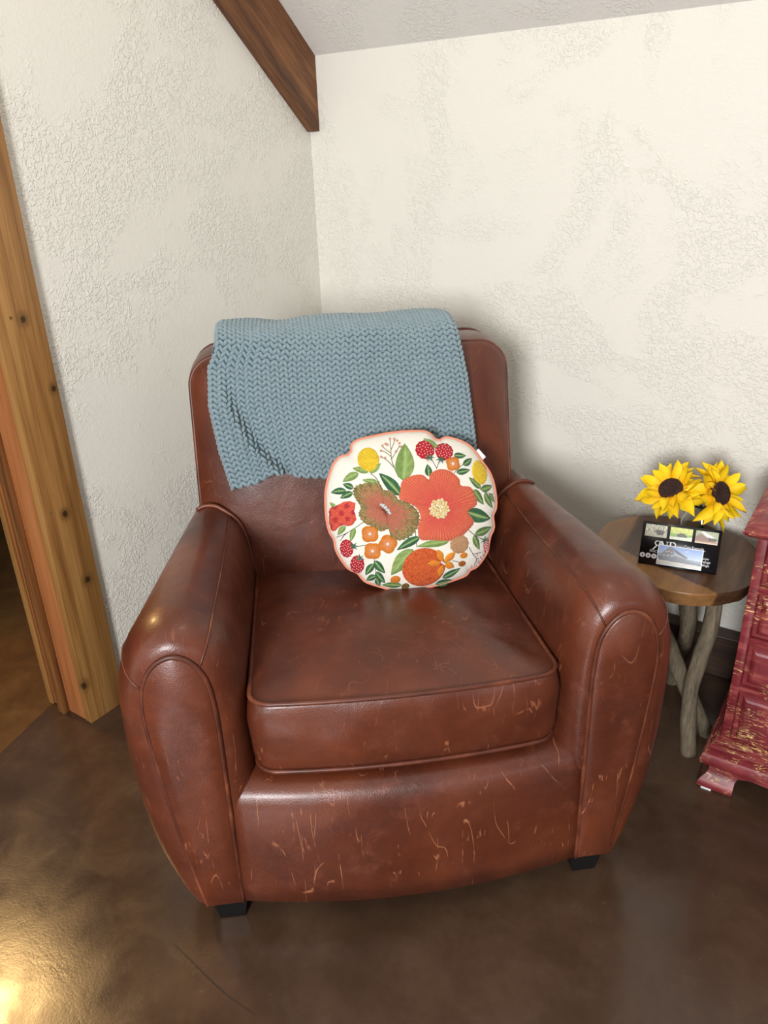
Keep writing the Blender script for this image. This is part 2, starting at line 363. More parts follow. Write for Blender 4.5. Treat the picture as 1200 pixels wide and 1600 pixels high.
for s in (-1, 1):
    rings = []
    ths = [math.pi / 2 * i / 9 for i in range(10)]
    for th in ths: rings.append([arm_pt(s, k, th) for k in range(len(Fs))])
    for i in range(1, 9):
        y = .078 + (.66 - .078) * i / 8
        sag = -.004 * math.sin(math.pi * i / 8)
        rings.append([Vector((s * (taper(p.x, y) + .004 * math.sin(math.pi * i / 8) * (1 if p.x > .37 else -.5)), y, drop(p.z, y) + sag * max(0, (p.z - .4) * 4))) for p in Fs])
    arm = mk('armrest', loft(rings, closed=True, cap0=True, cap1=True), M['leather'], CH)
    # front panel: slightly domed pad inside the piping
    cen = Vector((s * .368, -.009, .33)); pr = []
    for sc, yy in ((1, .002), (.985, -.004), (.93, -.007), (.6, -.009), (.3, -.0095)):
        pr.append([Vector((cen.x + (s * p.x - cen.x) * (sc if abs(p.z - .055) > .001 or True else 1), yy, cen.z + (p.z - cen.z) * (1 - (1 - sc) * .25 if sc > .9 else sc))) for p in Ps])
    mk('front_panel', fanloft(pr, None, cen), M['leather'], arm)
    mk('piping', tube([Vector((s * p.x, -.002, p.z)) for p in Ps], .0044, 8), M['pipe'], arm)
    mk('piping', tube([Vector((s * (.368 + (p.x - .368) * 1.10), .0035, .33 + (p.z - .33) * (1.022 if p.z > .33 else 1.0))) for p in Ps], .0026, 8), M['pipe'], arm)
    for key in (6 * NS, 11 * NS):
        line = [arm_pt(s, key, th) for th in ths]
        for i in range(1, 9):
            y = .078 + (.545 - .078) * i / 8; p = Fs[key]
            line.append(Vector((s * (taper(p.x, y) + .004 * math.sin(math.pi * i / 8) * (1 if p.x > .37 else -.5)), y, drop(p.z, y) - .004 * math.sin(math.pi * i / 8) * max(0, (p.z - .4) * 4))))
        mk('seam', tube([p + Vector((s * (-.0006 if key < 30 else .0008), 0, .0006)) for p in line], .0019, 6), M['pipe'], arm)
    jl = []
    for k in range(3 * NS, 9 * NS + 2):
        p = Fs[k].copy(); yq = front_y(s * min(p.x, .33), p.z); p.x = taper(p.x, yq); p.z = drop(p.z, yq); x = s * p.x
        jl.append(Vector((s * (p.x + (-.002 if p.x < .36 else .002)), front_y(max(-.36, min(.32, x)), p.z) - .004, p.z + .002)))
    mk('piping', tube(jl, .0045, 8), M['pipe'], arm)

# apron under the seat
rings = []
prof = [(.02, .05), (.0, .056), (-.002, .10), (.0, .20), (.002, .27), (.008, .298), (.022, .314), (.045, .322), (.12, .325), (.5, .32), (.5, .10), (.06, .05)]
for i in range(25):
    x = -.325 + .65 * i / 24; q = 1 - (x / .325) ** 2
    rings.append([(x, y - (.034 * q if y < .3 else 0) * (1 if y < .05 else .6), z - .004 * q * (1 if z < .1 else 0)) for y, z in prof])
mk('apron', loft(rings, cap0=True, cap1=True), M['leather'], CH)

# seat cushion
def rrect(hx, y0, y1, r, n=8, bow=.02):
    pts = []
    for cx, cy, a0 in ((hx - r, y0 + r, -90), (hx - r, y1 - r, 0), (-hx + r, y1 - r, 90), (-hx + r, y0 + r, 180)):
        for i in range(n + 1):
            a = math.radians(a0 + 90 * i / n); pts.append([cx + r * math.cos(a), cy + r * math.sin(a)])
    out = []
    for i in range(len(pts)):      # subdivide long sides
        a = pts[i]; b = pts[(i + 1) % len(pts)]; L_ = math.hypot(b[0] - a[0], b[1] - a[1]); k = max(1, int(L_ / .03))
        for j in range(k): out.append([a[0] + (b[0] - a[0]) * j / k, a[1] + (b[1] - a[1]) * j / k])
    for p in out:
        q = 1 - (p[0] / hx) ** 2; f_ = max(0, 1 - (p[1] - y0) / .25)
        p[1] -= bow * q * f_
    return out
out = rrect(.266, .012, .56, .035)
cx_, cy_ = 0, .29
def ztop(x, y): return .489 - .095 * (y - .02)
def wr(p, a):
    return a * (noise.noise(Vector((p[0] * 9, p[1] * 9, p[2] * 9))) + .5 * noise.noise(Vector((p[0] * 23, p[1] * 17, p[2] * 20 + 5))))
rings = []
def cring(sc, zf, push=0, wa=0):
    r = []
    for x, y in out:
        dx_, dy_ = x - cx_, y - cy_; L_ = math.hypot(dx_, dy_)
        X = cx_ + dx_ * sc + dx_ / L_ * push; Y = cy_ + dy_ * sc + dy_ / L_ * push
        Z = zf(X, Y); k = wr((X, Y, Z), wa); r.append(Vector((X + dx_ / L_ * k * .6, Y + dy_ / L_ * k * .8, Z + k)))
    return r
zb = lambda x, y: .345 - .03 * (y - .02)
rings.append(cring(.6, zb)); rings.append(cring(.97, zb)); rings.append(cring(.998, lambda x, y: zb(x, y) + .004))
for t_ in (.12, .25, .4, .55, .7, .85, .95):
    rings.append(cring(1, lambda x, y: zb(x, y) * (1 - t_) + ztop(x, y) * t_, .013 * math.sin(math.pi * t_) ** .7, .012 * math.sin(math.pi * t_)))
rings.append(cring(.999, lambda x, y: ztop(x, y)))
for sc in (.985, .96, .92, .86, .78, .68, .56, .42, .28, .14):
    rings.append(cring(sc, lambda x, y: ztop(x, y) + .028 * (1 - sc ** 2.6), 0, .006 * min(1, (1 - sc) * 12)))
sc_o = mk('seat_cushion', fanloft(rings, Vector((0, .29, .33)), Vector((0, .29, ztop(0, .29) + .029))), M['leather'], CH)
mk('piping', tube([Vector((x * 1.002, cy_ + (y - cy_) * 1.004, ztop(x, y) + .001)) for x, y in out], .0042, 8, closed=True), M['pipe'], sc_o)
mk('piping', tube([Vector((x * 1.001, cy_ + (y - cy_) * 1.004, zb(x, y) + .002)) for x, y in out], .0042, 8, closed=True), M['pipe'], sc_o)

# backrest
BX = -.02
bo = []
def bout():
    P = []
    hw, zt, r = .350, .924, .062
    for i in range(9):
        z = .25 + (zt - r - .25) * i / 9; P.append((hw + .012 * (1 - (z - .25) / .6), z))
    for i in range(9):
        a = math.radians(90 * i / 8); P.append((hw - r + r * math.cos(a), zt - r + r * math.sin(a)))
    for i in range(1, 8): P.append(((hw - r) * (1 - 2 * i / 8), zt + .004 * math.sin(math.pi * i / 8)))
    L_ = [(-x, z) for x, z in P[:18]][::-1]
    P += L_
    for i in range(1, 8): P.append((-(hw + .012) + 2 * (hw + .012) * i / 8, .25))
    return [(x + BX, z) for x, z in P]
bo = bout(); bc = (BX, .62)
rings = []
for sc in (.12, .25, .4, .55, .68, .8, .88, .94, .975, 1.0):
    r = []
    for x, z in bo:
        X = bc[0] + (x - bc[0]) * sc; Z = bc[1] + (z - bc[1]) * sc
        r.append(Vector((X, front_y(X, Z) + .028 * sc ** 9 + wr((X, 3, Z), .004) * (1 - sc ** 6), Z)))
    rings.append(r)
def band(d, g): return [Vector((x + (x - bc[0]) / max(.05, math.hypot(x - bc[0], z - bc[1])) * g, .535 + .19 * (z - .45) + .028 + d, z + (z - bc[1]) / max(.05, math.hypot(x - bc[0], z - bc[1])) * g)) for x, z in bo]
for d, g in ((.008, .004), (.03, .008), (.07, .009), (.11, .007), (.135, .002)): rings.append(band(d, g))
rings.append([Vector((bc[0] + (p.x - bc[0]) * .9, p.y + .012, bc[1] + (p.z - bc[1]) * .9)) for p in rings[-1]])
bk = mk('backrest', fanloft(rings, Vector((bc[0], front_y(bc[0], bc[1]) + .0, bc[1])), Vector((bc[0], .73, bc[1]))), M['leather'], CH)
for d in (.004, .137):
    r = band(d, .002); sel = [p for p in r if p.z > .50]
    i0 = max(range(len(r)), key=lambda i: (r[i - 1].z <= .50) and r[i].z > .50 and r[i].x > 0)
    mk('piping', tube([r[(i0 + j) % len(r)] for j in range(len(sel))], .0048, 8), M['pipe'], bk)
# lower frame behind, legs
mk('frame', bbox(-.36, .36, .42, .74, .06, .40, .02), M['leather'], CH)
def leg(x, y):
    rings = [[(x + sx * h, y + sy * h, z) for sx, sy in ((-1, -1), (1, -1), (1, 1), (-1, 1))] for h, z in ((.0225, 0), (.0235, .002), (.033, .066))]
    return loft(rings, cap0=True, cap1=True)
for x, y in ((-.345, .035), (.345, .035), (-.33, .70), (.33, .70)): mk('leg', leg(x, y), M['black'], CH, smooth=False)

# ------------------------------------------------------------------ knitted throw over the backrest
TH = empty('throw_blanket', CH.location, CH.rotation_euler.z); tag(TH, 'dusty blue herringbone knit throw draped over the chair back', 'blanket')
M['yarn'] = m_yarn('blue_yarn', srgb(110, 129, 136), srgb(142, 159, 164)); M['yarnd'] = m_yarn('blue_yarn_shade', srgb(62, 80, 88), srgb(82, 101, 109))  # yarnd: same yarn coloured darker, painting the shade in gaps between stitches
def fy(z): return front_y(0, z) - .020
path = [(.80, .70), (.80, .85), (.797, .905), (.782, .950), (.745, .976), (.69, .986), (.64, .983), (.602, .966), (.583, .935)] + [(fy(z), z) for z in (.895, .85, .80, .75, .70, .665)]
ps = spline([(0, y, z) for y, z in path], 12)
acc = [0]
for i in range(1, len(ps)): acc.append(acc[-1] + (ps[i] - ps[i - 1]).length)
TOT = acc[-1]
def pt(sv):
    sv = max(0, min(TOT, sv)); lo = 0; hi = len(acc) - 1
    while hi - lo > 1:
        md = (lo + hi) // 2
        if acc[md] <= sv: lo = md
        else: hi = md
    f_ = (sv - acc[lo]) / max(1e-9, acc[hi] - acc[lo]); return ps[lo].lerp(ps[hi], f_), (ps[hi] - ps[lo]).normalized()
def interp(t_, T):
    for (a, b), (c, d) in zip(T, T[1:]):
        if t_ <= c: return b + (d - b) * max(0, (t_ - a)) / (c - a)
    return T[-1][1]
XL = [(0, -.30), (.33, -.302), (.46, -.303), (.50, -.322), (.58, -.328), (.68, -.316), (.80, -.29)]
XR = [(0, .205), (.40, .205), (.47, .212), (.55, .226), (.68, .238), (.80, .243)]
BOT = [(0, TOT - .004), (.10, TOT - .012), (.17, TOT - .032), (.21, TOT - .030), (.27, TOT - .020), (.40, TOT - .012), (.7, TOT - .012), (1, TOT - .018)]
cr = [(.045, TOT - .235), (.09, TOT - .15), (.125, TOT - .10), (.205, TOT - .035)]    # crease, (u, s)
def surf(u, sv, h=0):
    s1 = sv / TOT * interp(u, BOT)
    xl, xr = interp(s1, XL), interp(s1, XR); x = xl + (xr - xl) * u
    p, tn = pt(s1); nrm = Vector((0, tn.z, -tn.y))
    off = .003 * math.sin(u * 17 + s1 * 9) * math.sin(s1 * 14 + 1) + .002 * noise.noise(Vector((u * 6, s1 * 9, 2)))
    # crease: a soft rolled ridge with a sharp drop on its right side
    if s1 > TOT - .26:
        uc = interp(s1, [(b, a) for a, b in cr]); d = (u - uc) * (xr - xl); amp = min(1, (s1 - (TOT - .26)) / .10)
        off += amp * (.015 * math.exp(-(d / (.018 if d < 0 else .009)) ** 2) - .005 * math.exp(-((d - .018) / .010) ** 2) + (.006 if d < 0 else 0) * math.exp(-abs(d) / .05))
        if s1 > TOT - .10: off += .016 * math.exp(-((u - .235) * .54 / .018) ** 2) * -1 * (s1 - (TOT - .10)) / .10
    # lumps along the top left fold
    if .36 < s1 / TOT < .62 or True:
        off += .008 * math.exp(-((u - .02) / .07) ** 2) * math.exp(-((s1 - .42) / .06) ** 2)
        off -= .006 * math.exp(-((u - .24) / .08) ** 2) * math.exp(-((s1 - .36) / .06) ** 2)
    e = min(u, 1 - u) * .52
    off -= .010 * max(0, 1 - e / .012) ** 2
    return Vector((x, p.y, p.z)) + nrm * (h + off)
NU, NV = 60, 110
def sheet(h, u0=0, u1=1, s0=0, s1=None):
    s1 = s1 or TOT
    return [[surf(u0 + (u1 - u0) * i / NU, s0 + (s1 - s0) * j / NV, h) for i in range(NU + 1)] for j in range(NV + 1)]
def slab(ha, hb, **kw):
    A = sheet(ha, **kw); Bq = sheet(hb, **kw)
    return loft([ra + rb[::-1] for ra, rb in zip(A, Bq)], cap0=True, cap1=True)
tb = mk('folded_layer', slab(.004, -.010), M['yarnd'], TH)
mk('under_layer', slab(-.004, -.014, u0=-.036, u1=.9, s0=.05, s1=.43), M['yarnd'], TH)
# stitches
V = []; Fc = []
def stitch(c, a, b, n, L_, W_, Hh):
    k0 = len(V)
    for q, hh in ((1, 0), (.72, .75)):
        for i in range(8):
            t_ = 2 * math.pi * i / 8; ca, sa = math.cos(t_), math.sin(t_)
            V.append(c + a * (math.copysign(abs(ca) ** .8, ca) * L_ * .5 * q) + b * (math.copysign(abs(sa) ** .8, sa) * W_ * .5 * q) + n * (Hh * hh))
    V.append(c + n * Hh)
    for i in range(8):
        j = (i + 1) % 8
        Fc.append((k0 + i, k0 + j, k0 + 8 + j, k0 + 8 + i)); Fc.append((k0 + 8 + i, k0 + 8 + j, k0 + 16))
PW = .0092; PH = .0116
nc = int(.545 / PW); nr = int((TOT - .06) / PH)
for c_ in range(nc):
    u = (c_ + .5) / nc
    for r_ in range(nr + 1):
        sv = .07 + (r_ + (.5 if c_ % 4 > 1 else 0) * 0) * PH + .003
        if sv > TOT - .002: continue
        p = surf(u, sv, .004); du = surf(min(1, u + .004), sv, .004) - surf(max(0, u - .004), sv, .004); dv = surf(u, min(TOT, sv + .003), .004) - surf(u, max(0, sv - .003), .004)
        if du.length < 1e-6 or dv.length < 1e-6: continue
        du.normalize(); dv.normalize(); n_ = dv.cross(du)
        if n_.dot(Vector((0, -1, 1))) < 0 and p.y < .7: n_ = -n_
        elif p.y >= .7 and n_.dot(Vector((0, 1, 1))) < 0: n_ = -n_
        sg = 1 if c_ % 2 else -1
        an = math.radians(53 + random.uniform(-5, 5)); a = (du * math.cos(an) * sg + dv * math.sin(an)).normalized(); b = n_.cross(a)
        stitch(p + du * random.uniform(-.0004, .0004), a, b, n_, .0176, .0083, .0050 + random.uniform(-.0004, .0005))
tag(mk('knit_stitches', (V, Fc), M['yarn'], TH), kind='stuff')
# edge stitches along the two side selvedges
V = []; Fc = []
for u in (0.0, 1.0):
    for r_ in range(nr + 1):
        sv = .07 + r_ * PH
        p = surf(u, sv, -.002); dv = (surf(u, min(TOT, sv + .003)) - surf(u, max(0, sv - .003))).normalized()
        n_ = Vector((-1 if u == 0 else 1, 0, 0)); n_ = (n_ - dv * n_.dot(dv)).normalized(); b = n_.cross(dv)
        stitch(p, dv, b, n_, .0105, .012, .004)
for i in range(nc):
    u = (i + .5) / nc; p = surf(u, TOT, -.001); n_ = (surf(u, TOT) - surf(u, TOT - .01)).normalized(); du = Vector((1, 0, 0)); b = n_.cross(du)
    stitch(p, du, b, n_, .0075, .012, .003)
tag(mk('edge_stitches', (V, Fc), M['yarn'], TH), kind='stuff')

# ------------------------------------------------------------------ round embroidered pillow
tilt = math.radians(23)
PM = CH.matrix_basis if False else Matrix.Translation(CH.location) @ Matrix.Rotation(math.radians(41.166), 4, 'Z')
PL = empty('round_pillow'); tag(PL, 'round white scalloped pillow with embroidered flowers and fruit', 'pillow')
# pillow local frame: x right, z up in its plane, -y outwards to the viewer
PL.matrix_world = PM @ Matrix.Translation((.077, .418, .632)) @ Matrix.Rotation(-tilt, 4, 'X')
K = .000349
def D(x, y): return ((x - 600) * K, (545 - y) * K)
OUT = [(262, 165), (270, 130), (310, 105), (400, 90), (500, 78), (600, 75), (700, 82), (740, 100), (768, 133), (800, 142), (815, 133), (850, 130), (920, 155), (975, 190), (1010, 235), (1050, 300), (1085, 360), (1105, 430), (1112, 520), (1105, 580), (1085, 620), (1085, 690), (1060, 740), (1045, 790), (1035, 830), (1000, 880), (960, 920), (920, 935), (890, 965), (820, 985), (740, 1003), (640, 1015), (540, 1018), (440, 1010), (370, 985), (290, 950), (262, 920), (240, 890), (190, 860), (150, 800), (125, 740), (118, 680), (95, 630), (85, 560), (85, 480), (92, 400), (110, 330), (135, 270), (160, 225), (195, 197), (240, 188)]
ol = [Vector((p.x, p.z)) for p in spline([(D(*q)[0], 0, D(*q)[1]) for q in OUT], 3, True)]
oang = sorted([(math.atan2(p.y, p.x), p.length) for p in ol])
def rad(a):
    lo = None
    for i in range(len(oang)):
        if oang[i][0] >= a:
            a0, r0 = oang[i - 1] if i else (oang[-1][0] - 2 * math.pi, oang[-1][1]); a1, r1 = oang[i]
            return r0 + (r1 - r0) * (a - a0) / max(1e-6, a1 - a0)
    a0, r0 = oang[-1]; a1, r1 = oang[0][0] + 2 * math.pi, oang[0][1]
    return r0 + (r1 - r0) * (a - a0) / max(1e-6, a1 - a0)
def dome(rho): return .052 * max(0, 1 - rho ** 2.6) ** .62
def psurf(x, z, h=0):
    r = math.hypot(x, z); rho = min(.999, r / rad(math.atan2(z, x))) if r > 1e-6 else 0
    return Vector((x, -dome(rho) - h, z))
rings = []
for rho in (.06, .15, .27, .4, .52, .63, .73, .81, .87, .92, .96, .985, 1.0):
    rings.append([Vector((p.x * rho, -dome(rho), p.y * rho)) for p in ol])
for rho in (.985, .96, .9, .8, .65, .45, .2):
    rings.append([Vector((p.x * rho, dome(rho) * .85, p.y * rho)) for p in ol])
pb = mk('cover', fanloft(rings, Vector((0, -.052, 0)), Vector((0, .044, 0))), m_pillow(), PL)
M['coral'] = m_plain('coral_piping', srgb(212, 134, 108), .8)
mk('piping', tube([Vector((p.x * 1.006, 0, p.y * 1.004)) for p in ol], .0030, 8, closed=True), M['coral'], PL)
TQ = bbox(-.012, .012, -.0006, .0006, -.004, .016, .0004, 1)
o = mk('care_tag', TQ, m_plain('white_tag', (.8, .8, .8), .7), PL); o.location = (*[D(1018, 262)[0]], .004, D(1018, 262)[1]); o.rotation_euler = (0, math.radians(52), 0)
EM = m_vcol('embroidery', .8, 330, .8, .85, .15)
def poly_pad(name, pts, h, cfun, par=PL, rn=6, n=3, ridges=0, parn=None, sm=True):
    c0 = [D(*p) for p in pts]; cu = spline([(a, 0, b) for a, b in c0], n, True)
    cx = sum(p.x for p in cu) / len(cu); cz = sum(p.z for p in cu) / len(cu)
    V = []; C_ = []; N = len(cu); Fc = []
    for i in range(rn + 1):
        s_ = 1 - i / (rn + .001)
        if i == 0: s_ = 1
        for k, p in enumerate(cu):
            x = cx + (p.x - cx) * s_; z = cz + (p.z - cz) * s_
            hh = (0.0004 if i == 0 else h * (.75 + .25 * i / rn)) + (ridges * (.0009 if k % 2 else -.0004) if 0 < i < rn else 0)
            V.append(psurf(x, z, hh)); C_.append(cfun(s_, k / N, x, z))
    for i in range(rn):
        for k in range(N):
            l = (k + 1) % N; Fc.append((i * N + k, i * N + l, (i + 1) * N + l, (i + 1) * N + k))
    return mk(name, (V, Fc), EM, par, cols=C_)
def mixc(a, b, t_): return tuple(x + (y - x) * max(0, min(1, t_)) for x, y in zip(a, b))
LIGHT = (srgb(104, 140, 66), srgb(158, 180, 104)); DARK = (srgb(34, 82, 54), srgb(66, 118, 78)); MID = (srgb(74, 104, 54), srgb(112, 140, 80))
VEIN = srgb(170, 196, 120)
def leaf(x0, y0, x1, y1, wd, pal, h=.0014):
    a = Vector((x0, y0)); b = Vector((x1, y1)); d = b - a; nn = Vector((-d.y, d.x)).normalized()
    V = []; C_ = []; Fc = []; NL, NW = 12, 6
    for i in range(NL + 1):
        t_ = i / NL; ww = wd * .5 * math.sin(math.pi * min(1, t_ ** .8)) ** .8 * (1 - .12 * t_) if 0 < i < NL else .5
        for j in range(NW + 1):
            q = 2 * j / NW - 1; p = a + d * t_ + nn * (ww * q + wd * .06 * math.sin(math.pi * t_))
            x, z = D(p.x, p.y); hh = h * (1 - abs(q) ** 3 * .9) - (.0005 if j == NW // 2 else 0)
            V.append(psurf(x, z, hh))
            s_ = (math.sin(t_ * 22 - abs(q) * 5) * .5 + .5) * .5
            C_.append(VEIN if (j == NW // 2 and 0 < i < NL - 1) else mixc(pal[0], pal[1], s_ + (.45 if q > 0 else .1)))
    for i in range(NL):
        for j in range(NW):
            k = i * (NW + 1) + j; Fc.append((k, k + 1, k + NW + 2, k + NW + 1))
    mk('leaf', (V, Fc), EM, PL, cols=C_)
for L_ in [(535, 365, 572, 148, 118, LIGHT), (515, 450, 403, 312, 72, DARK), (342, 300, 253, 270, 40, LIGHT), (350, 305, 418, 255, 38, LIGHT), (285, 302, 190, 345, 50, LIGHT), (398, 372, 303, 343, 36, LIGHT),
           (205, 398, 118, 402, 44, DARK), (248, 388, 190, 358, 38, DARK), (242, 412, 168, 440, 42, DARK), (138, 494, 107, 460, 24, LIGHT), (185, 602, 138, 655, 36, LIGHT), (238, 618, 208, 698, 34, LIGHT),
           (333, 838, 283, 905, 44, DARK), (338, 820, 395, 900, 48, DARK), (342, 912, 287, 940, 42, DARK), (342, 888, 395, 962, 44, DARK), (345, 928, 366, 982, 36, DARK), (492, 985, 376, 974, 42, MID),
           (610, 702, 470, 766, 52, DARK), (782, 742, 588, 756, 50, LIGHT), (565, 770, 430, 915, 96, LIGHT), (738, 962, 850, 912, 46, DARK), (700, 1000, 806, 985, 50, DARK), (948, 716, 1066, 684, 54, MID), (940, 722, 974, 812, 44, MID),
           (905, 578, 1062, 634, 88, DARK), (1004, 448, 935, 378, 42, MID), (1004, 455, 1088, 438, 48, MID), (960, 450, 1016, 545, 50, MID), (1028, 478, 1078, 572, 44, MID), (1062, 480, 1098, 540, 30, MID),
           (772, 188, 688, 126, 40, LIGHT), (690, 352, 690, 282, 46, DARK), (858, 238, 934, 247, 38, DARK), (908, 302, 972, 264, 42, DARK), (860, 342, 948, 332, 40, DARK)]: leaf(*L_)
def circ(cx, cy, rx, ry, n=20, jag=0, ph=0): return [(cx + rx * (1 + jag * (-1) ** i) * math.cos(2 * math.pi * i / n + ph), cy + ry * (1 + jag * (-1) ** i) * math.sin(2 * math.pi * i / n + ph)) for i in range(n)]
rc = lambda a, b: (lambda s_, k, x, z: mixc(a, b, random.random()))
lem = lambda cx, cy, rx, ry: [(cx + rx * math.cos(t_) * (1 - .12 * max(0, math.sin(t_)) ** 2), cy + ry * math.sin(t_)) for t_ in [2 * math.pi * i / 20 for i in range(20)]]
for a in ((350, 228, 62, 72), (1012, 352, 52, 74)): poly_pad('lemon_motif', lem(*a), .0026, rc(srgb(222, 178, 22), srgb(246, 214, 60)), rn=9)
def dots(name, pts, r, col, par=PL, h=.002, seg=6):
    V = []; Fc = []; C_ = []
    for (x, y) in pts:
        a, b = D(x, y); c = psurf(a, b, h); k0 = len(V); rr = r * K
        for i, (q, hh) in enumerate(((1, 0), (.7, .7))):
            for j in range(seg):
                t_ = 2 * math.pi * j / seg; V.append(c + Vector((rr * q * math.cos(t_), -rr * hh, rr * q * math.sin(t_)))); C_.append(col if not callable(col) else col())
        V.append(c + Vector((0, -rr, 0))); C_.append(col if not callable(col) else col())
        for j in range(seg):
            l = (j + 1) % seg; Fc += [(k0 + j, k0 + l, k0 + seg + l, k0 + seg + j), (k0 + seg + j, k0 + seg + l, k0 + 2 * seg)]
    return mk(name, (V, Fc), EM, par, cols=C_)
def berry(cx, cy, rx, ry, kx, ky, ang):
    rb = poly_pad('raspberry_motif', circ(cx, cy, rx, ry, 24, .03), .0036, rc(srgb(168, 16, 30), srgb(214, 34, 48)), rn=7)
    dd = []
    for i in range(26):
        t_ = i * 2.4; q = math.sqrt((i + .5) / 26) * .86; dd.append((cx + rx * q * math.cos(t_), cy + ry * q * math.sin(t_)))
    dots('seed_stitches', dd, 4, srgb(250, 190, 190), rb, .0036, 5)
    st = [(kx + (36 if i % 2 == 0 else 13) * math.cos(2 * math.pi * i / 14 + ang), ky + (28 if i % 2 == 0 else 11) * math.sin(2 * math.pi * i / 14 + ang)) for i in range(14)]
    poly_pad('calyx', st, .0046, rc(srgb(46, 84, 58), srgb(92, 128, 98)), rb, rn=4, n=2)
berry(688, 195, 58, 56, 706, 240, .2); berry(803, 212, 54, 50, 775, 258, .4); berry(183, 737, 38, 54, 220, 726, 0); berry(238, 838, 40, 56, 250, 800, .3); berry(1022, 795, 19, 42, 1016, 762, .2)
for (cx, cy, r) in ((845, 290, 42), (322, 660, 49), (330, 762, 49), (420, 727, 52)):
    pts = [(cx + r * (.86 + .22 * abs(math.sin(2 * t_)) ** .7) * math.cos(t_ + cx), cy + r * (.86 + .22 * abs(math.sin(2 * t_)) ** .7) * math.sin(t_ + cx)) for t_ in [2 * math.pi * (i + .5) / 28 for i in range(28)]]
    fo_ = poly_pad('orange_flower_motif', pts, .002, lambda s_, k, x, z: mixc(srgb(232, 150, 96), mixc(srgb(226, 138, 20), srgb(206, 104, 18), random.random()), s_ * 1.3 - .2), rn=6)
    dots('flower_centre', [(cx, cy)], 10, srgb(245, 240, 235), fo_, .002, 8)
GF = [(243, 410), (265, 375), (330, 362), (395, 368), (420, 410), (470, 420), (500, 470), (560, 500), (608, 550), (615, 600), (590, 660), (540, 700), (480, 710), (440, 682), (430, 640), (385, 650), (345, 622), (290, 590), (265, 540), (280, 500), (255, 450)]
def jag(P, n, a):
    q = spline([(x, y, 0) for x, y in P], n, True); c = sum(q, Vector()) / len(q)
    return [((p - c) * (1 + a * (1 if i % 2 else -1)) + c)[:2] for i, p in enumerate(q)]
g = poly_pad('olive_flower_motif', jag(GF, 5, .022), .0034, lambda s_, k, x, z: mixc(mixc(srgb(220, 112, 96), srgb(176, 120, 84), random.random()), mixc(srgb(96, 88, 40), srgb(178, 164, 104), random.random()), (s_ - .5) * 2.6 + random.uniform(-.55, .55)), rn=18, n=2, ridges=1)
dots('flower_centre', [(398, 495), (408, 505), (418, 515), (428, 527), (438, 540), (445, 548), (412, 498), (425, 512), (437, 530)], 9, srgb(214, 226, 222), g, .0036, 6)
CF = [(517, 412), (535, 365), (600, 340), (655, 342), (688, 372), (702, 338), (760, 316), (822, 332), (872, 380), (880, 420), (945, 442), (972, 535), (915, 578), (945, 640), (900, 692), (840, 728), (760, 740), (680, 726), (610, 714), (602, 640), (622, 580), (592, 520), (508, 470)]
def star_pad(name, P, cxy, h, cfun, rn, ridges):
    cu = [Vector((x, y)) for x, y in P]; N = len(cu); V = []; C_ = []; Fc = []; c = Vector(cxy)
    for i in range(rn + 1):
        s_ = 1 - i / rn * .93
        for k, p in enumerate(cu):
            q = c + (p - c) * s_; x, z = D(*q); V.append(psurf(x, z, (.0004 if i == 0 else h) + (ridges * (.0010 if k % 2 else -.0006) * s_ if i else 0))); C_.append(cfun(s_, k))
    for i in range(rn):
        for k in range(N):
            l = (k + 1) % N; Fc.append((i * N + k, i * N + l, (i + 1) * N + l, (i + 1) * N + k))
    return mk(name, (V, Fc), EM, PL, cols=C_)
cfl = star_pad('coral_flower_motif', jag(CF, 8, .008), (735, 548), .0036, lambda s_, k: mixc(srgb(230, 84, 80), srgb(238, 124, 90), s_ * 1.1 + random.uniform(-.15, .15)) if k % 2 else mixc(srgb(204, 62, 60), srgb(212, 96, 66), s_), 12, 1)
kp = []
for i in range(46):
    t_ = i * 2.4; q = math.sqrt((i + .5) / 46) * 58; kp.append((735 + q * math.cos(t_), 546 + q * .95 * math.sin(t_)))
dots('flower_centre', kp, 10.5, lambda: random.choice([srgb(246, 236, 196), srgb(240, 214, 140), srgb(250, 246, 226), srgb(232, 190, 96)]), cfl, .0036, 6)
RF = [(103, 495), (150, 478), (200, 460), (250, 475), (243, 520), (249, 570), (212, 605), (165, 598), (112, 632), (94, 580), (98, 530)]
poly_pad('red_flower_motif', jag(RF, 3, .02), .003, lambda s_, k, x, z: mixc(srgb(210, 70, 52), srgb(236, 104, 76), random.random()) if (math.sin(x * 260) * math.sin(z * 240) > -.3) else srgb(188, 46, 56), rn=9, n=2)
poly_pad('orange_fruit_motif', circ(625, 886, 130, 118, 36), .003, lambda s_, k, x, z: mixc(srgb(186, 62, 16), srgb(238, 118, 58), random.random()), rn=18)
poly_pad('tan_ball_motif', circ(845, 765, 58, 56, 22, .03), .003, rc(srgb(176, 132, 92), srgb(206, 160, 118)), rn=7)
def petal(cx, cy, x1, y1, wd):
    a = Vector((cx, cy)); b = Vector((x1, y1)); d = b - a; nn = Vector((-d.y, d.x)).normalized()
    pts = [a + d * t_ + nn * sgn * wd * .5 * math.sin(math.pi * t_ ** 1.2) for sgn, ts in ((1, (.05, .25, .45, .65, .85)), (-1, (1, .85, .65, .45, .25))) for t_ in ts]
    poly_pad('star_petal', [tuple(p) for p in pts], .0046, lambda s_, k, x, z: mixc(srgb(238, 138, 46), srgb(226, 158, 16), (s_ - .6) * 4), rn=4)
for tx, ty in ((710, 785), (818, 812), (810, 902), (715, 952), (638, 862)): petal(740, 868, tx, ty, 44)
dots('flower_centre', [(740, 868), (732, 862), (748, 874)], 8, srgb(245, 236, 226), PL, .0050, 6)
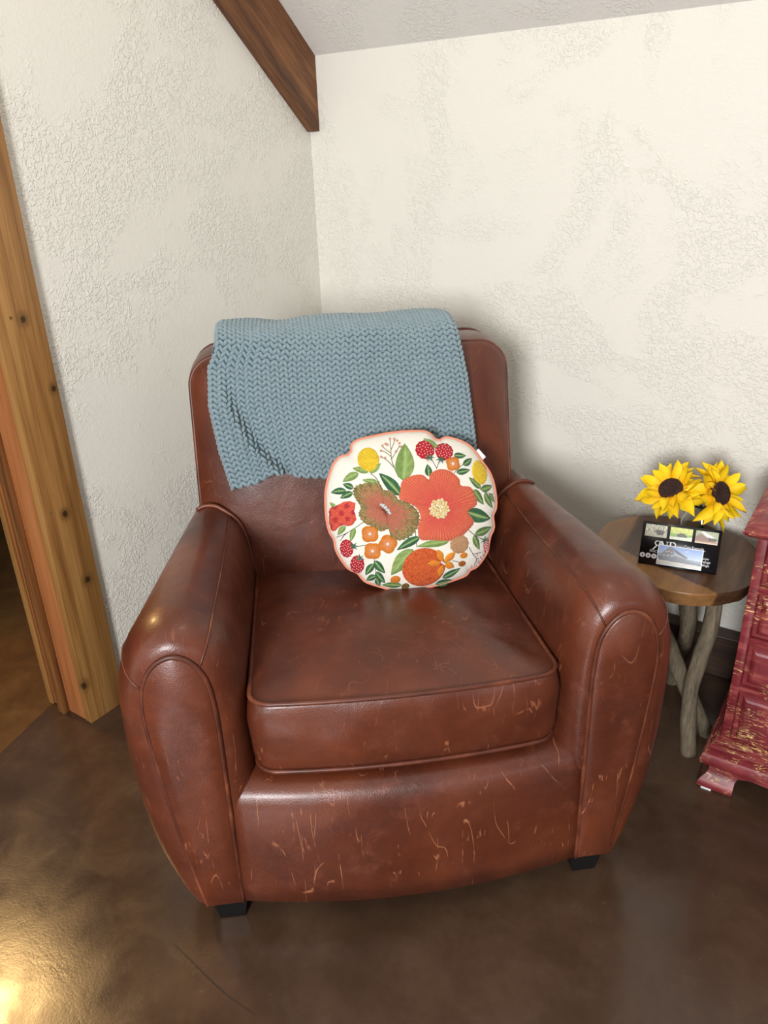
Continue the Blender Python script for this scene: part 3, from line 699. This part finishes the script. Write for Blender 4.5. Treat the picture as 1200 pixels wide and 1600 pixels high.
for cx, cy, rx, ry, c in ((870, 836, 24, 18, srgb(212, 130, 34)), (860, 886, 24, 18, srgb(160, 92, 22)), (455, 945, 30, 24, srgb(206, 118, 34)), (515, 995, 24, 22, srgb(112, 82, 26))): poly_pad('bud_motif', circ(cx, cy, rx, ry, 12), .0022, rc(c, tuple(v * 1.25 for v in c)), rn=4)
def stem(pts, col, r=2.2):
    q = spline([(x, y, 0) for x, y in pts], 5); P = [psurf(*D(p.x, p.y), .0004) for p in q]
    v, f = tube(P, r * K, 5); mk('stem', (v, f), EM, PL, cols=[col] * len(v))
br = srgb(124, 118, 74); dk = srgb(44, 62, 44)
for s_ in ([(513, 345), (495, 290), (483, 235), (487, 170), (490, 120)], [(495, 290), (460, 245), (428, 220)], [(483, 235), (515, 195), (540, 160)], [(485, 200), (455, 175), (440, 155)], [(487, 180), (510, 140), (516, 120)], [(484, 222), (450, 190), (428, 182)]): stem(s_, br, 2)
for s_ in ([(718, 250), (735, 290), (742, 312)], [(772, 262), (755, 285), (742, 312)], [(845, 345), (880, 315), (910, 295)], [(355, 310), (380, 335), (400, 370)], [(290, 588), (240, 618), (180, 650), (130, 668)], [(1000, 450), (1040, 478), (1090, 490)], [(910, 690), (945, 720), (1005, 758)], [(310, 720), (280, 725), (240, 728)], [(585, 650), (586, 700), (588, 760)], [(335, 812), (340, 860), (345, 930)], [(800, 862), (830, 870), (850, 885)], [(905, 790), (930, 835), (955, 870), (940, 905)], [(930, 835), (985, 830)], [(955, 870), (990, 852)], [(180, 650), (150, 690)], [(200, 640), (165, 665)]): stem(s_, dk, 1.8)
pk = srgb(224, 160, 140)
dots('bud_stitches', [(440, 152), (460, 142), (490, 114), (516, 117), (541, 145), (546, 166), (515, 193), (428, 182), (424, 217), (446, 226), (470, 150), (530, 128)], 8, pk, PL, .0008, 6)
dots('bud_stitches', [(915, 920), (935, 902), (960, 886), (975, 862), (990, 850), (955, 842), (920, 905), (970, 905), (985, 875), (1000, 862)], 8, srgb(228, 190, 190), PL, .0008, 6)

# ------------------------------------------------------------------ round wood side table
TZ = .44
TB = empty('side_table', (1.20, -.25, 0)); tag(TB, 'rustic round live-edge side table with driftwood legs', 'side table')
t = NT('table_walnut'); v = t.map(scale=(1, .12, 1), rot=(0, 0, math.radians(-38)))
f_ = t.math('ADD', t.math('MULTIPLY', t.noise(11, 5, .6, 1.8, v), .62), t.math('MULTIPLY', t.noise(70, 3, .6, .5, v), .3))
sap = t.step(t.noise(3.6, 3, .5, .8, t.map(scale=(1, .35, 1), rot=(0, 0, math.radians(-38)), loc=(.3, .2, 0))), .56, .60)
c = t.ramp(f_, [(.32, srgb(52, 34, 22)), (.46, srgb(84, 57, 37)), (.62, srgb(116, 83, 55))])
c = t.mix(t.math('MULTIPLY', sap, .8), c, t.ramp(f_, [(.3, srgb(120, 84, 50)), (.6, srgb(164, 122, 76))]))
sx = t.n('ShaderNodeVectorMath'); sx.operation = 'DOT_PRODUCT'; t.L(t.tc.outputs['Object'], sx.inputs[0]); sx.inputs[1].default_value = (-.366, -.93, 0)
band_ = t.step(t.math('ADD', sx.outputs['Value'], t.math('MULTIPLY', t.noise(14, 3), .02)), .088, .096)
c = t.mix(t.math('MULTIPLY', band_, .85), c, t.ramp(f_, [(.3, srgb(128, 86, 48)), (.6, srgb(172, 126, 78))]))
M['walnut'] = t.set(color=c, rough=.36, normal=t.bump(f_, .2, .002), spec=.5)
rim = [(1.021, -.215), (1.026, -.164), (1.050, -.120), (1.089, -.078), (1.15, -.055), (1.22, -.054), (1.284, -.071), (1.344, -.104), (1.376, -.150), (1.392, -.21), (1.394, -.27), (1.388, -.324), (1.366, -.365), (1.335, -.394), (1.303, -.417), (1.255, -.430), (1.19, -.428), (1.12, -.395), (1.06, -.33), (1.03, -.27)]
rs = spline([(x - 1.20, y + .25, 0) for x, y in rim], 4, True); rings = []
for sc, z in ((.6, TZ - .036), (.92, TZ - .036), (.962, TZ - .034), (.975, TZ - .027), (.978, TZ - .018), (.988, TZ - .010), (.998, TZ - .004), (.999, TZ - .0015), (.995, TZ), (.9, TZ), (.5, TZ)):
    rings.append([Vector((p.x * sc * (1 + (.030 * noise.noise(Vector((p.x * 34, p.y * 34, z * 110))) if z < TZ - .004 else 0)), p.y * sc, z + (.003 * noise.noise(Vector((p.x * 25, p.y * 25, 1))) if z < TZ - .025 else 0))) for p in rs])
mk('table_top', fanloft(rings, Vector((0, 0, TZ - .034)), Vector((0, 0, TZ))), M['walnut'], TB, autosmooth=50)
M['drift'] = m_wood('driftwood', 2, srgb(72, 61, 47), srgb(102, 90, 71), srgb(132, 119, 97), 30, .8, stretch=.12, wv_=0)
def branch(P, r, seed):
    q = spline([(x - 1.20, y + .25, z) for x, y, z in P], 7); N = len(q); rings = []
    ref = Vector((1, 0, 0))
    for i, p in enumerate(q):
        t_ = (q[min(N - 1, i + 1)] - q[max(0, i - 1)]).normalized(); ref = (ref - t_ * ref.dot(t_)).normalized(); bn = t_.cross(ref)
        rr = interp(i / (N - 1), r)
        rings.append([p + (ref * math.cos(2 * math.pi * k / 14) + bn * math.sin(2 * math.pi * k / 14)) * rr * (1 + .13 * noise.noise(Vector((math.cos(2 * math.pi * k / 14) * 1.2, math.sin(2 * math.pi * k / 14) * 1.2, i * .22 + seed)))) for k in range(14)])
    return loft(rings, cap0=True, cap1=True)
mk('leg', branch([(1.328, -.355, .412), (1.330, -.352, .33), (1.320, -.360, .25), (1.314, -.375, .17), (1.322, -.389, .09), (1.333, -.389, .0)], [(0, .0165), (.3, .0185), (.6, .0175), (1, .0185)], 1), M['drift'], TB)
mk('leg', branch([(1.165, -.345, .412), (1.195, -.335, .33), (1.235, -.325, .25), (1.275, -.325, .17), (1.32, -.316, .08), (1.356, -.300, .0)], [(0, .017), (.5, .0195), (1, .018)], 4), M['drift'], TB)
mk('leg', branch([(1.235, -.20, .412), (1.245, -.215, .33), (1.258, -.21, .24), (1.25, -.18, .15), (1.235, -.15, .07), (1.225, -.13, .0)], [(0, .030), (.25, .022), (.6, .017), (1, .02)], 8), M['drift'], TB)
mk('leg', branch([(1.10, -.20, .412), (1.13, -.21, .30), (1.15, -.215, .2), (1.13, -.20, .1), (1.10, -.18, .0)], [(0, .02), (.5, .018), (1, .02)], 12), M['drift'], TB)

# ------------------------------------------------------------------ vase and sunflowers
JX, JY = 1.252, -.205
VS = empty('glass_vase', (JX, JY, TZ)); tag(VS, 'clear glass jar vase behind the black photo sign', 'vase')
gl = m_glass()
pr = [(.002, 0), (.040, 0), (.046, .006), (.047, .04), (.046, .075), (.038, .095), (.034, .104), (.0345, .118), (.036, .121), (.0345, .123), (.031, .121), (.0305, .105), (.034, .094), (.0425, .075), (.0435, .04), (.042, .010), (.002, .007)]
mk('jar', lathe(pr, 40), gl, VS)
mk('rim_ring', tube([(.0355 * math.cos(2 * math.pi * k / 40), .0355 * math.sin(2 * math.pi * k / 40), .119) for k in range(40)], .0022, 8, True), gl, VS)
yel = NT('sunflower_petal'); a_ = yel.n('ShaderNodeVertexColor'); a_.layer_name = 'Col'
st_ = yel.noise(40, 3, .6, .2, yel.map(scale=(6, .5, 1)))
M['petal'] = yel.set(color=yel.mix(yel.math('MULTIPLY', st_, .35), a_.outputs[0], srgb(226, 150, 8)), rough=.6, normal=yel.bump(st_, .3, .001), spec=.3)
yel.b.inputs['Subsurface Weight'].default_value = .15; yel.b.inputs['Subsurface Radius'].default_value = (.01, .007, .002)
M['seed'] = (lambda t: t.set(color=t.ramp(t.vor(420), [(.1, srgb(84, 44, 22)), (.5, srgb(44, 20, 14)), (.9, srgb(24, 10, 8))]), rough=.85, normal=t.bump(t.vor(420), 1, .002)))(NT('sunflower_seed'))
M['green'] = m_plain('leaf_green', srgb(50, 84, 36), .55)
def petal_mesh(name, L_, W_, curl, cup, seed):
    NL, NW = 10, 4; V = []; C_ = []; Fc = []
    for sd in (0, 1):
        for i in range(NL + 1):
            t_ = i / NL; ww = W_ * .5 * (.30 + .70 * math.sin(math.pi * min(1, (t_ * .9 + .08)) ** .95)) * (1 if t_ < .72 else max(.02, 1 - ((t_ - .72) / .28) ** 1.6))
            for j in range(NW + 1):
                q = 2 * j / NW - 1
                z = curl * (t_ ** 2) + cup * (q * q) * math.sin(math.pi * t_) * W_ + .0012 * math.sin(q * 7 + seed) * t_ + .003 * math.sin(t_ * 5 + seed)
                V.append((L_ * t_, ww * q, z + (-.0005 if sd else 0)))
                C_.append(mixc(srgb(238, 170, 12), srgb(246, 214, 24), t_ * 2.2))
    n0 = (NL + 1) * (NW + 1)
    for sd in (0, 1):
        for i in range(NL):
            for j in range(NW):
                k = sd * n0 + i * (NW + 1) + j; Fc.append((k, k + 1, k + NW + 2, k + NW + 1) if not sd else (k, k + NW + 1, k + NW + 2, k + 1))
    me = bpy.data.meshes.new(name); me.from_pydata(V, [], Fc); at = me.color_attributes.new('Col', 'FLOAT_COLOR', 'POINT')
    at.data.foreach_set('color', [x for c in C_ for x in (*c, 1)]); me.polygons.foreach_set('use_smooth', [True] * len(me.polygons)); me.materials.append(M['petal']); return me
PMS = [petal_mesh('petal', .050, .0225, c, cu, i) for i, (c, cu) in enumerate(((-.010, .3), (.004, -.25), (-.018, .35), (.010, .2), (-.004, -.3)))]
def sunflower(label, pos, nrm, rc_, scale, rot, seed):
    rnd = random.Random(seed); root = empty('sunflower'); tag(root, label, 'flower', 'sunflowers in the jar')
    n_ = Vector(nrm).normalized(); q = n_.to_track_quat('Z', 'Y')
    root.matrix_world = Matrix.Translation(pos) @ q.to_matrix().to_4x4() @ Matrix.Rotation(rot, 4, 'Z') @ Matrix.Scale(scale, 4)
    pr = [(.0005, -.006), (rc_, -.006), (rc_ * 1.06, 0), (rc_, .006), (rc_ * .78, .0085), (rc_ * .55, .005), (rc_ * .3, .002), (.0005, .0015)]
    mk('seed_disc', lathe(pr, 36), M['seed'], root)
    for ring, (cnt, rr, el, sc) in enumerate(((13, .85, .42, .80), (15, .80, .05, 1.05), (9, .72, -.35, 1.0))):
        for i in range(cnt):
            a = 2 * math.pi * (i + .5 * ring) / cnt + rnd.uniform(-.10, .10)
            o = bpy.data.objects.new('petal', PMS[rnd.randrange(5)]); COL.objects.link(o); o.parent = root
            o.location = (rc_ * rr * math.cos(a), rc_ * rr * math.sin(a), .001 - .003 * ring)
            e = el + rnd.uniform(-.38, .38); s_ = sc * rnd.uniform(.78, 1.15)
            o.rotation_euler = (Matrix.Rotation(a, 3, 'Z') @ Matrix.Rotation(-e, 3, 'Y') @ Matrix.Rotation(rnd.uniform(-.35, .35), 3, 'X')).to_euler(); o.scale = (s_, s_, s_)
    mk('calyx', lathe([(.0005, -.018), (.010, -.017), (rc_ * .9, -.008), (rc_ * .95, -.004), (.0005, -.003)], 24), M['green'], root)
    inv = root.matrix_world.inverted()
    p0 = Vector(pos) - n_ * .012; p3 = Vector((JX + .008 * (1 if seed % 2 else -1), JY, TZ + .012)); rimp = Vector((JX + (Vector(pos) - Vector((JX, JY, 0))).x * .15, JY, TZ + .118))
    mk('stem', tube([inv @ p for p in spline([p0, p0 - n_ * .022, rimp, p3], 6)], .0032 / scale, 8), M['green'], root)
    for k in range(2):
        a0 = rimp + Vector((0, 0, .002)); d = Vector((math.cos(seed * 2.1 + k * 2.6), math.sin(seed * 2.1 + k * 2.6) * .6 - .25, .55)).normalized(); sd_ = d.cross(Vector((0, 0, 1))).normalized()
        V = []; Fc = []
        for lay in (0, 1):
            for i in range(9):
                t_ = i / 8; ww = .016 * math.sin(math.pi * min(.98, t_ * .9 + .06)) 
                for j in (-1, 0, 1): V.append(inv @ (a0 + d * (.055 * t_) + sd_ * ww * j + Vector((0, 0, -.02 * t_ * t_ + .004 * abs(j) - .0006 * lay))))
        for lay in (0, 1):
            for i in range(8):
                for j in range(2):
                    q0 = lay * 27 + i * 3 + j; Fc.append((q0, q0 + 1, q0 + 4, q0 + 3))
        mk('leaf', (V, Fc), M['green'], root)
    return root
sunflower('sunflower with full round head, left one in the jar', (1.182, -.245, .594), (-.22, -.62, .74), .0235, 1.12, .2, 3)
sunflower('sunflower turned towards the red chest, right one in the jar', (1.283, -.220, .596), (.86, -.42, .50), .0235, 1.12, .5, 8)

# ------------------------------------------------------------------ photo sign and card on the table
def sign_frame(bl, br, lean):
    bl = Vector(bl); br = Vector(br); x = (br - bl).normalized(); back = Vector((-x.y, x.x, 0)); up = back * math.sin(lean) + Vector((0, 0, math.cos(lean))); nrm = x.cross(up)
    M_ = Matrix((x, nrm * -1, up)).transposed().to_4x4(); M_.translation = bl; return M_, (br - bl).length
SM, SW = sign_frame((1.153, -.344, TZ + .0005), (1.317, -.313, TZ + .0005), math.radians(25)); SH = .099
SG = empty('photo_sign'); SG.matrix_world = SM; tag(SG, 'black tabletop photo sign with three pictures and white lettering', 'sign')
M['signblk'] = m_plain('black_gloss_board', srgb(22, 22, 24), .22); M['white'] = m_plain('white_print', (.82, .82, .82), .6)
PR = m_vcol('printed_photo', .35, 900, .02, .06, 0, .4)
# local: x right, y = away from viewer, z up along board
mk('board', bbox(0, SW, 0, .0035, 0, SH, .0008, 1), M['signblk'], SG)
mk('easel_foot', bbox(.004, SW - .004, .0, .012, 0, .004, .001, 1), M['signblk'], SG)
def hard(v, a, b): return a <= v <= b
def tri(u, v, P):
    s_ = 0; ins = False; j = len(P) - 1
    for i in range(len(P)):
        if (P[i][1] > v) != (P[j][1] > v) and u < (P[j][0] - P[i][0]) * (v - P[i][1]) / (P[j][1] - P[i][1]) + P[i][0]: ins = not ins
        j = i
    return ins
def nz(u, v, s_, k=0): return noise.noise(Vector((u * s_, v * s_, k))) * .5 + .5
def pic_woods(u, v):
    c = mixc(srgb(150, 150, 120), srgb(222, 220, 196), nz(u, v, 9)); 
    if nz(u * 3.2, v * .25, 9, 3) > .58: c = srgb(104, 96, 74)
    if v < .28: c = mixc(srgb(150, 140, 104), srgb(206, 200, 178), nz(u, v, 14, 2))
    if tri(u, v, [(.38, .42), (.55, .62), (.92, .5), (.86, .38), (.8, .18), (.55, .2), (.52, .36)]): c = mixc(srgb(38, 30, 24), srgb(90, 74, 58), nz(u, v, 18, 5))
    return c
def pic_bridge(u, v):
    c = mixc(srgb(120, 156, 62), srgb(226, 224, 110), nz(u, v, 8, 1) * .6 + v * .5)
    if v < .48: c = mixc(srgb(92, 140, 56), srgb(150, 190, 90), nz(u, v, 12, 7))
    if v < .26 + .1 * (u - .5): c = mixc(srgb(186, 196, 160), srgb(238, 238, 226), nz(u, v, 8, 3))
    if tri(u, v, [(.28, .24), (.32, .44), (.45, .58), (.62, .58), (.74, .42), (.78, .24)]): c = mixc(srgb(34, 40, 24), srgb(92, 88, 62), nz(u, v, 14, 4))
    return c
def pic_cabin(u, v):
    c = mixc(srgb(112, 122, 86), srgb(186, 192, 150), nz(u, v, 9, 6))
    if v < .2: c = mixc(srgb(150, 110, 80), srgb(196, 150, 110), nz(u, v, 10, 2))
    if tri(u, v, [(.0, .18), (.02, .52), (.22, .78), (.45, .56), (.92, .44), (.9, .2)]): c = mixc(srgb(96, 62, 44), srgb(150, 108, 84), nz(u * 2, v, 14, 2))
    if tri(u, v, [(.22, .92), (.34, .97), (.86, .56), (.55, .50)]): c = mixc(srgb(206, 208, 206), srgb(236, 236, 234), nz(u, v, 6))
    if tri(u, v, [(.55, .5), (.95, .5), (.92, .28), (.6, .26)]): c = srgb(50, 36, 28)
    if v < .08: c = srgb(216, 196, 172)
    return c
def pic_barn(u, v):
    c = mixc(srgb(196, 212, 236), srgb(118, 150, 204), (v - .35) * 1.7 + .25 * (nz(u, v, 4) - .5))
    if tri(u, v, [(.58, .80), (.70, .86), (.66, .81)]): c = srgb(236, 240, 246)
    if v < .36 and u > .05: c = mixc(srgb(96, 104, 116), srgb(128, 134, 144), nz(u * 3, v * .3, 10, 1))
    if tri(u, v, [(.60, .36), (.60, .44), (.98, .42), (.98, .3)]): c = mixc(srgb(126, 136, 150), srgb(150, 158, 170), nz(u, v, 9))
    if tri(u, v, [(.02, .30), (.02, .56), (.12, .60), (.66, .44), (.66, .3)]): c = mixc(srgb(108, 114, 122), srgb(132, 138, 146), nz(u * 4, v * .4, 9, 3))
    if tri(u, v, [(.10, .62), (.25, .95), (.34, .78), (.40, .56), (.16, .58)]): c = mixc(srgb(88, 88, 88), srgb(116, 114, 112), nz(u * 4, v, 10))
    if tri(u, v, [(.24, .97), (.28, .97), (.68, .52), (.66, .46), (.42, .66)]): c = mixc(srgb(74, 76, 82), srgb(104, 104, 110), nz(u, v, 9))
    if tri(u, v, [(.36, .66), (.66, .47), (.66, .42), (.34, .56)]): c = mixc(srgb(150, 150, 148), srgb(186, 184, 178), nz(u * 5, v, 9))
    for cx in (.18, .24, .31):
        if math.hypot((u - cx) * 1.9, v - .72 + abs(cx - .24) * .6) < .045: c = srgb(170, 166, 156)
    for k in range(4):
        if hard(u, .04 + .085 * k, .09 + .085 * k) and hard(v, .48, .53): c = srgb(190, 192, 196)
    if v < .25 - .06 * u: c = mixc(srgb(196, 194, 184), srgb(224, 220, 210), nz(u, v, 5))
    if v < .10 and u < .6: c = srgb(206, 206, 196)
    if u < .012 or u > .988 or v < .02 or v > .98: c = srgb(232, 234, 238)
    return c
def picture(name, x0, z0, x1, z1, y, fn, par, nx, nz_):
    V = []; C_ = []; Fc = []
    for j in range(nz_ + 1):
        for i in range(nx + 1):
            u, v_ = i / nx, j / nz_; V.append((x0 + (x1 - x0) * u, y, z0 + (z1 - z0) * v_)); C_.append(fn(u, v_))
    for j in range(nz_):
        for i in range(nx): k = j * (nx + 1) + i; Fc.append((k, k + 1, k + nx + 2, k + nx + 1))
    return mk(name, (V, Fc), PR, par, smooth=False, cols=C_)
pw = SW * .283; g0 = SW * .038
for i, fn in enumerate((pic_woods, pic_bridge, pic_cabin)):
    x0 = g0 + i * (pw + SW * .038); picture('printed_photo', x0, SH * .66, x0 + pw, SH * .94, -.0004, fn, SG, 48, 30)
def flat_poly(P, y=-.0006): return [(x, y, z) for x, z in P], [tuple(range(len(P)))]
def text(body, x, z, size, par, name='lettering', squash=1):
    c = bpy.data.curves.new('t', 'FONT'); c.body = body; c.size = size; c.extrude = 0
    o = bpy.data.objects.new('t', c); COL.objects.link(o); dg = bpy.context.evaluated_depsgraph_get(); dg.update()
    me = bpy.data.meshes.new_from_object(o.evaluated_get(dg)); me.name = name; bpy.data.objects.remove(o)
    for v_ in me.vertices: v_.co = (x + v_.co.x * squash, -.0006, z + v_.co.y)
    me.materials.clear(); me.materials.append(M['white']); r = bpy.data.objects.new(name, me); COL.objects.link(r); r.parent = par; return r
# monogram: mirrored R, N, P in serif strokes
def strokes(segs, x, z, h, flip=False):
    parts = []
    for (x0, z0, x1, z1, wd) in segs:
        a = Vector((x0, z0)); b = Vector((x1, z1)); d = (b - a).normalized(); n_ = Vector((-d.y, d.x)) * wd / 2
        P = [a + n_, b + n_, b - n_, a - n_]
        parts.append(flat_poly([(x + (-p.x if flip else p.x) * h, z + p.y * h) for p in P]))
    return join(*parts)
def arc(cx, cz, rx, rz, a0, a1, wd, n=8): return [(cx + rx * math.cos(math.radians(a0 + (a1 - a0) * i / n)), cz + rz * math.sin(math.radians(a0 + (a1 - a0) * i / n)), cx + rx * math.cos(math.radians(a0 + (a1 - a0) * (i + 1.15) / n)), cz + rz * math.sin(math.radians(a0 + (a1 - a0) * (i + 1.15) / n)), wd) for i in range(n)]
Rg = [(.1, 0, .1, 1, .15), (-.05, .02, .25, .02, .05), (-.05, .98, .3, .98, .05), (.1, .5, .4, .5, .06), (.38, .5, .72, .02, .14), (.62, .02, .85, .02, .05)] + arc(.32, .74, .26, .23, 90, -90, .12)
Ng = [(.06, 0, .06, 1, .07), (.06, 1, .62, 0, .16), (.62, 0, .62, 1, .07), (-.06, .02, .18, .02, .05), (.5, .98, .75, .98, .05)]
Pg = [(.1, 0, .1, 1, .15), (-.05, .02, .25, .02, .05), (-.05, .98, .3, .98, .05)] + arc(.32, .72, .28, .25, 90, -90, .13)
hL = SH * .215; zL = SH * .365
mk('monogram', join(strokes(Rg, SW * .262, zL, hL, True), strokes(Ng, SW * .262, zL, hL), strokes(Pg, SW * .372, zL + .001, hL)), M['white'], SG, smooth=False)
text("ROCK'N", SW * .13, SH * .305, .0075, SG)
text('Cass Rosendo', SW * .56, SH * .50, .0085, SG, squash=.85)
mk('underline', flat_poly([(SW * .56, SH * .485), (SW * .83, SH * .485), (SW * .83, SH * .492), (SW * .56, SH * .492)]), M['white'], SG, smooth=False)
for tx, zz, sz, xe in (('.com', .30, .0075, .885), ('refuge', .225, .0080, .925), ('refuge', .15, .0080, .915)): text(tx, SW * xe - len(tx) * sz * .43, SH * zz, sz, SG, squash=.9)
for i in range(3):
    cx, cz = SW * (.045 + .075 * i), SH * .215
    n_ = 20; mk('icon', flat_poly([(cx + .0058 * math.cos(2 * math.pi * k / n_), cz + .0058 * math.sin(2 * math.pi * k / n_)) for k in range(n_)]), M['white'], SG, smooth=False)
    mk('icon_mark', flat_poly([(cx + .0018 * math.cos(2 * math.pi * k / 8), cz + .0018 * math.sin(2 * math.pi * k / 8)) for k in range(8)], -.0008), M['signblk'], SG, smooth=False)
CD = empty('barn_card'); tag(CD, 'small photo card of a grey barn under blue sky, leaning on the black sign', 'card')
CD.matrix_world = SM @ Matrix.Translation((SW * .235, -.0032, SH * .045))
cw, chh = SW * .575, SH * .46
mk('card_stock', bbox(0, cw, .0003, .0018, 0, chh, .0003, 1), M['white'], CD)
picture('printed_photo', .0004, .0004, cw - .0004, chh - .0004, .0001, pic_barn, CD, 96, 56)

# ------------------------------------------------------------------ distressed red chest of drawers
DR = empty('red_chest', (1.75, -.25, 0)); tag(DR, 'distressed red painted chest of drawers with crackled yellow undercoat', 'chest of drawers')
M['red'] = m_redpaint()
ox, oy = 1.75, -.25
X0, X1, Yf, Yb = 1.402, 2.10, -.460, -.06
def dbox(name, a, b=.002, seg=2, par=DR): return mk(name, bbox(a[0] - ox, a[1] - ox, a[2] - oy, a[3] - oy, a[4], a[5], b, seg), M['red'], par, autosmooth=40)
ZT = .622
dbox('side_panel', (X0, X0 + .018, Yf, Yb, .10, ZT)); dbox('side_panel', (X1 - .018, X1, Yf, Yb, .10, ZT))
dbox('back_panel', (X0 + .018, X1 - .018, Yb - .012, Yb, .10, ZT), .001)
rows = [(.130, .259), (.274, .378), (.394, .497), (.513, .605)]
ed = [.105] + [z for r in rows for z in r] + [ZT]
for i in range(0, len(ed), 2): dbox('rail', (X0 + .016, X1 - .016, Yf + .001, Yf + .05, ed[i], ed[i + 1]), .0015)
for z0, z1 in rows:
    a, b = X0 + .0175, X1 - .0175
    rings = []
    for ins, y in ((.001, Yf + .03), (.001, Yf + .010), (.003, Yf + .0085), (.010, Yf + .0085), (.015, Yf + .003), (.020, Yf + .001)):
        rings.append([(x - ox, y - oy, z) for x, z in ((a + ins, z0 + ins), (b - ins, z0 + ins), (b - ins, z1 - ins), (a + ins, z1 - ins))])
    dr = mk('drawer', loft(rings, cap0=True, cap1=True), M['red'], DR, smooth=False)
    zc_ = (z0 + z1) / 2
    kp_ = [(.0005, -.026), (.008, -.025), (.012, -.019), (.010, -.012), (.005, -.007), (.006, .0), (.0005, .001)]
    for kx in (1.60, 1.91):
        v, f = lathe(kp_, 20); mk('knob', ([(p[0] + kx - ox, p[2] + Yf - oy, p[1] + zc_) for p in v], f), M['red'], dr)
# top with moulded edge: bead below a shallow bevel
def slabring(g, z, bev=0): return [(X0 - g - ox, Yf - g - oy, z), (X1 + g - ox, Yf - g - oy, z), (X1 + g - ox, Yb - oy + .02, z), (X0 - g - ox, Yb - oy + .02, z)]
tp = [(.004, ZT - .002), (.014, ZT + .000), (.022, ZT + .006), (.025, ZT + .010), (.0255, ZT + .014), (.024, ZT + .018), (.021, ZT + .0195), (.020, ZT + .0205), (.004, ZT + .030), (.0, ZT + .031)]
mk('top', loft([slabring(g, z) for g, z in tp], cap0=True, cap1=True), M['red'], DR, autosmooth=50)
# base moulding: stacked reeds then a bold bead
bm_ = [(.0, .129), (.006, .1285), (.010, .124), (.008, .118), (.007, .1165), (.013, .115), (.0165, .1105), (.014, .105), (.0135, .103), (.022, .100), (.0265, .094), (.029, .086), (.030, .078), (.028, .070), (.022, .064), (.016, .060), (.0, .058)]
mk('base_moulding', loft([slabring(g, z) for g, z in bm_], cap0=True, cap1=True), M['red'], DR, autosmooth=45)
# ogee bracket feet with a scalloped opening between them
def bracket(x_in, x_out, flip):
    # front-view outline from outer edge; ogee section flares towards the floor
    sec = [(.012, .066), (.010, .055), (.010, .045), (.014, .034), (.022, .024), (.027, .016), (.028, .008), (.025, .002), (.022, 0)]
    rings = []
    for g, z in sec:
        k = max(0, min(1, (.062 - z) / .05)); xi = x_in + (x_out - x_in) * (.0 if z > .052 else 0)
        inner = X0 + (.043 if z < .008 else .046 + (.03 * max(0, (z - .03) / .035) ** 2 if z > .03 else 0))
        a = X0 - g; b_ = inner
        q = [(a, Yf - g), (b_, Yf - g), (b_, Yf + .018), (X0 + .018, Yf + .018), (X0 + .018, Yf + .06), (a, Yf + .06)]
        if flip: q = [(X0 + X1 - x, y) for x, y in q]
        rings.append([(x - ox, y - oy, z) for x, y in q])
    return loft(rings, cap0=True, cap1=True)
for fl_ in (0, 1): mk('bracket_foot', bracket(0, 0, fl_), M['red'], DR, autosmooth=50)
arch = []
for x, z in [(X0 + .02, .046), (X0 + .055, .046), (X0 + .075, .052), (X0 + .11, .050), (X0 + .16, .040), (X0 + .25, .036), (X1 - .25, .036), (X1 - .16, .040), (X1 - .11, .050), (X1 - .075, .052), (X1 - .055, .046), (X1 - .02, .046)]: arch.append([(x - ox, Yf - .012 - oy, z), (x - ox, Yf - .012 - oy, .068), (x - ox, Yf + .012 - oy, .068), (x - ox, Yf + .012 - oy, z)])
mk('skirt', loft(arch, cap0=True, cap1=True), M['red'], DR, autosmooth=45)
for x in (X0, X1 - .05): dbox('rear_foot', (x, x + .05, Yb - .05, Yb, 0, .062))
g_ = mk('floor_glide', bbox(X0 - .018 - ox, X0 + .004 - ox, Yf - .0285 - oy, Yf - .012 - oy, 0, .004, .0015), m_plain('white_felt', (.8, .8, .8), .9), DR)
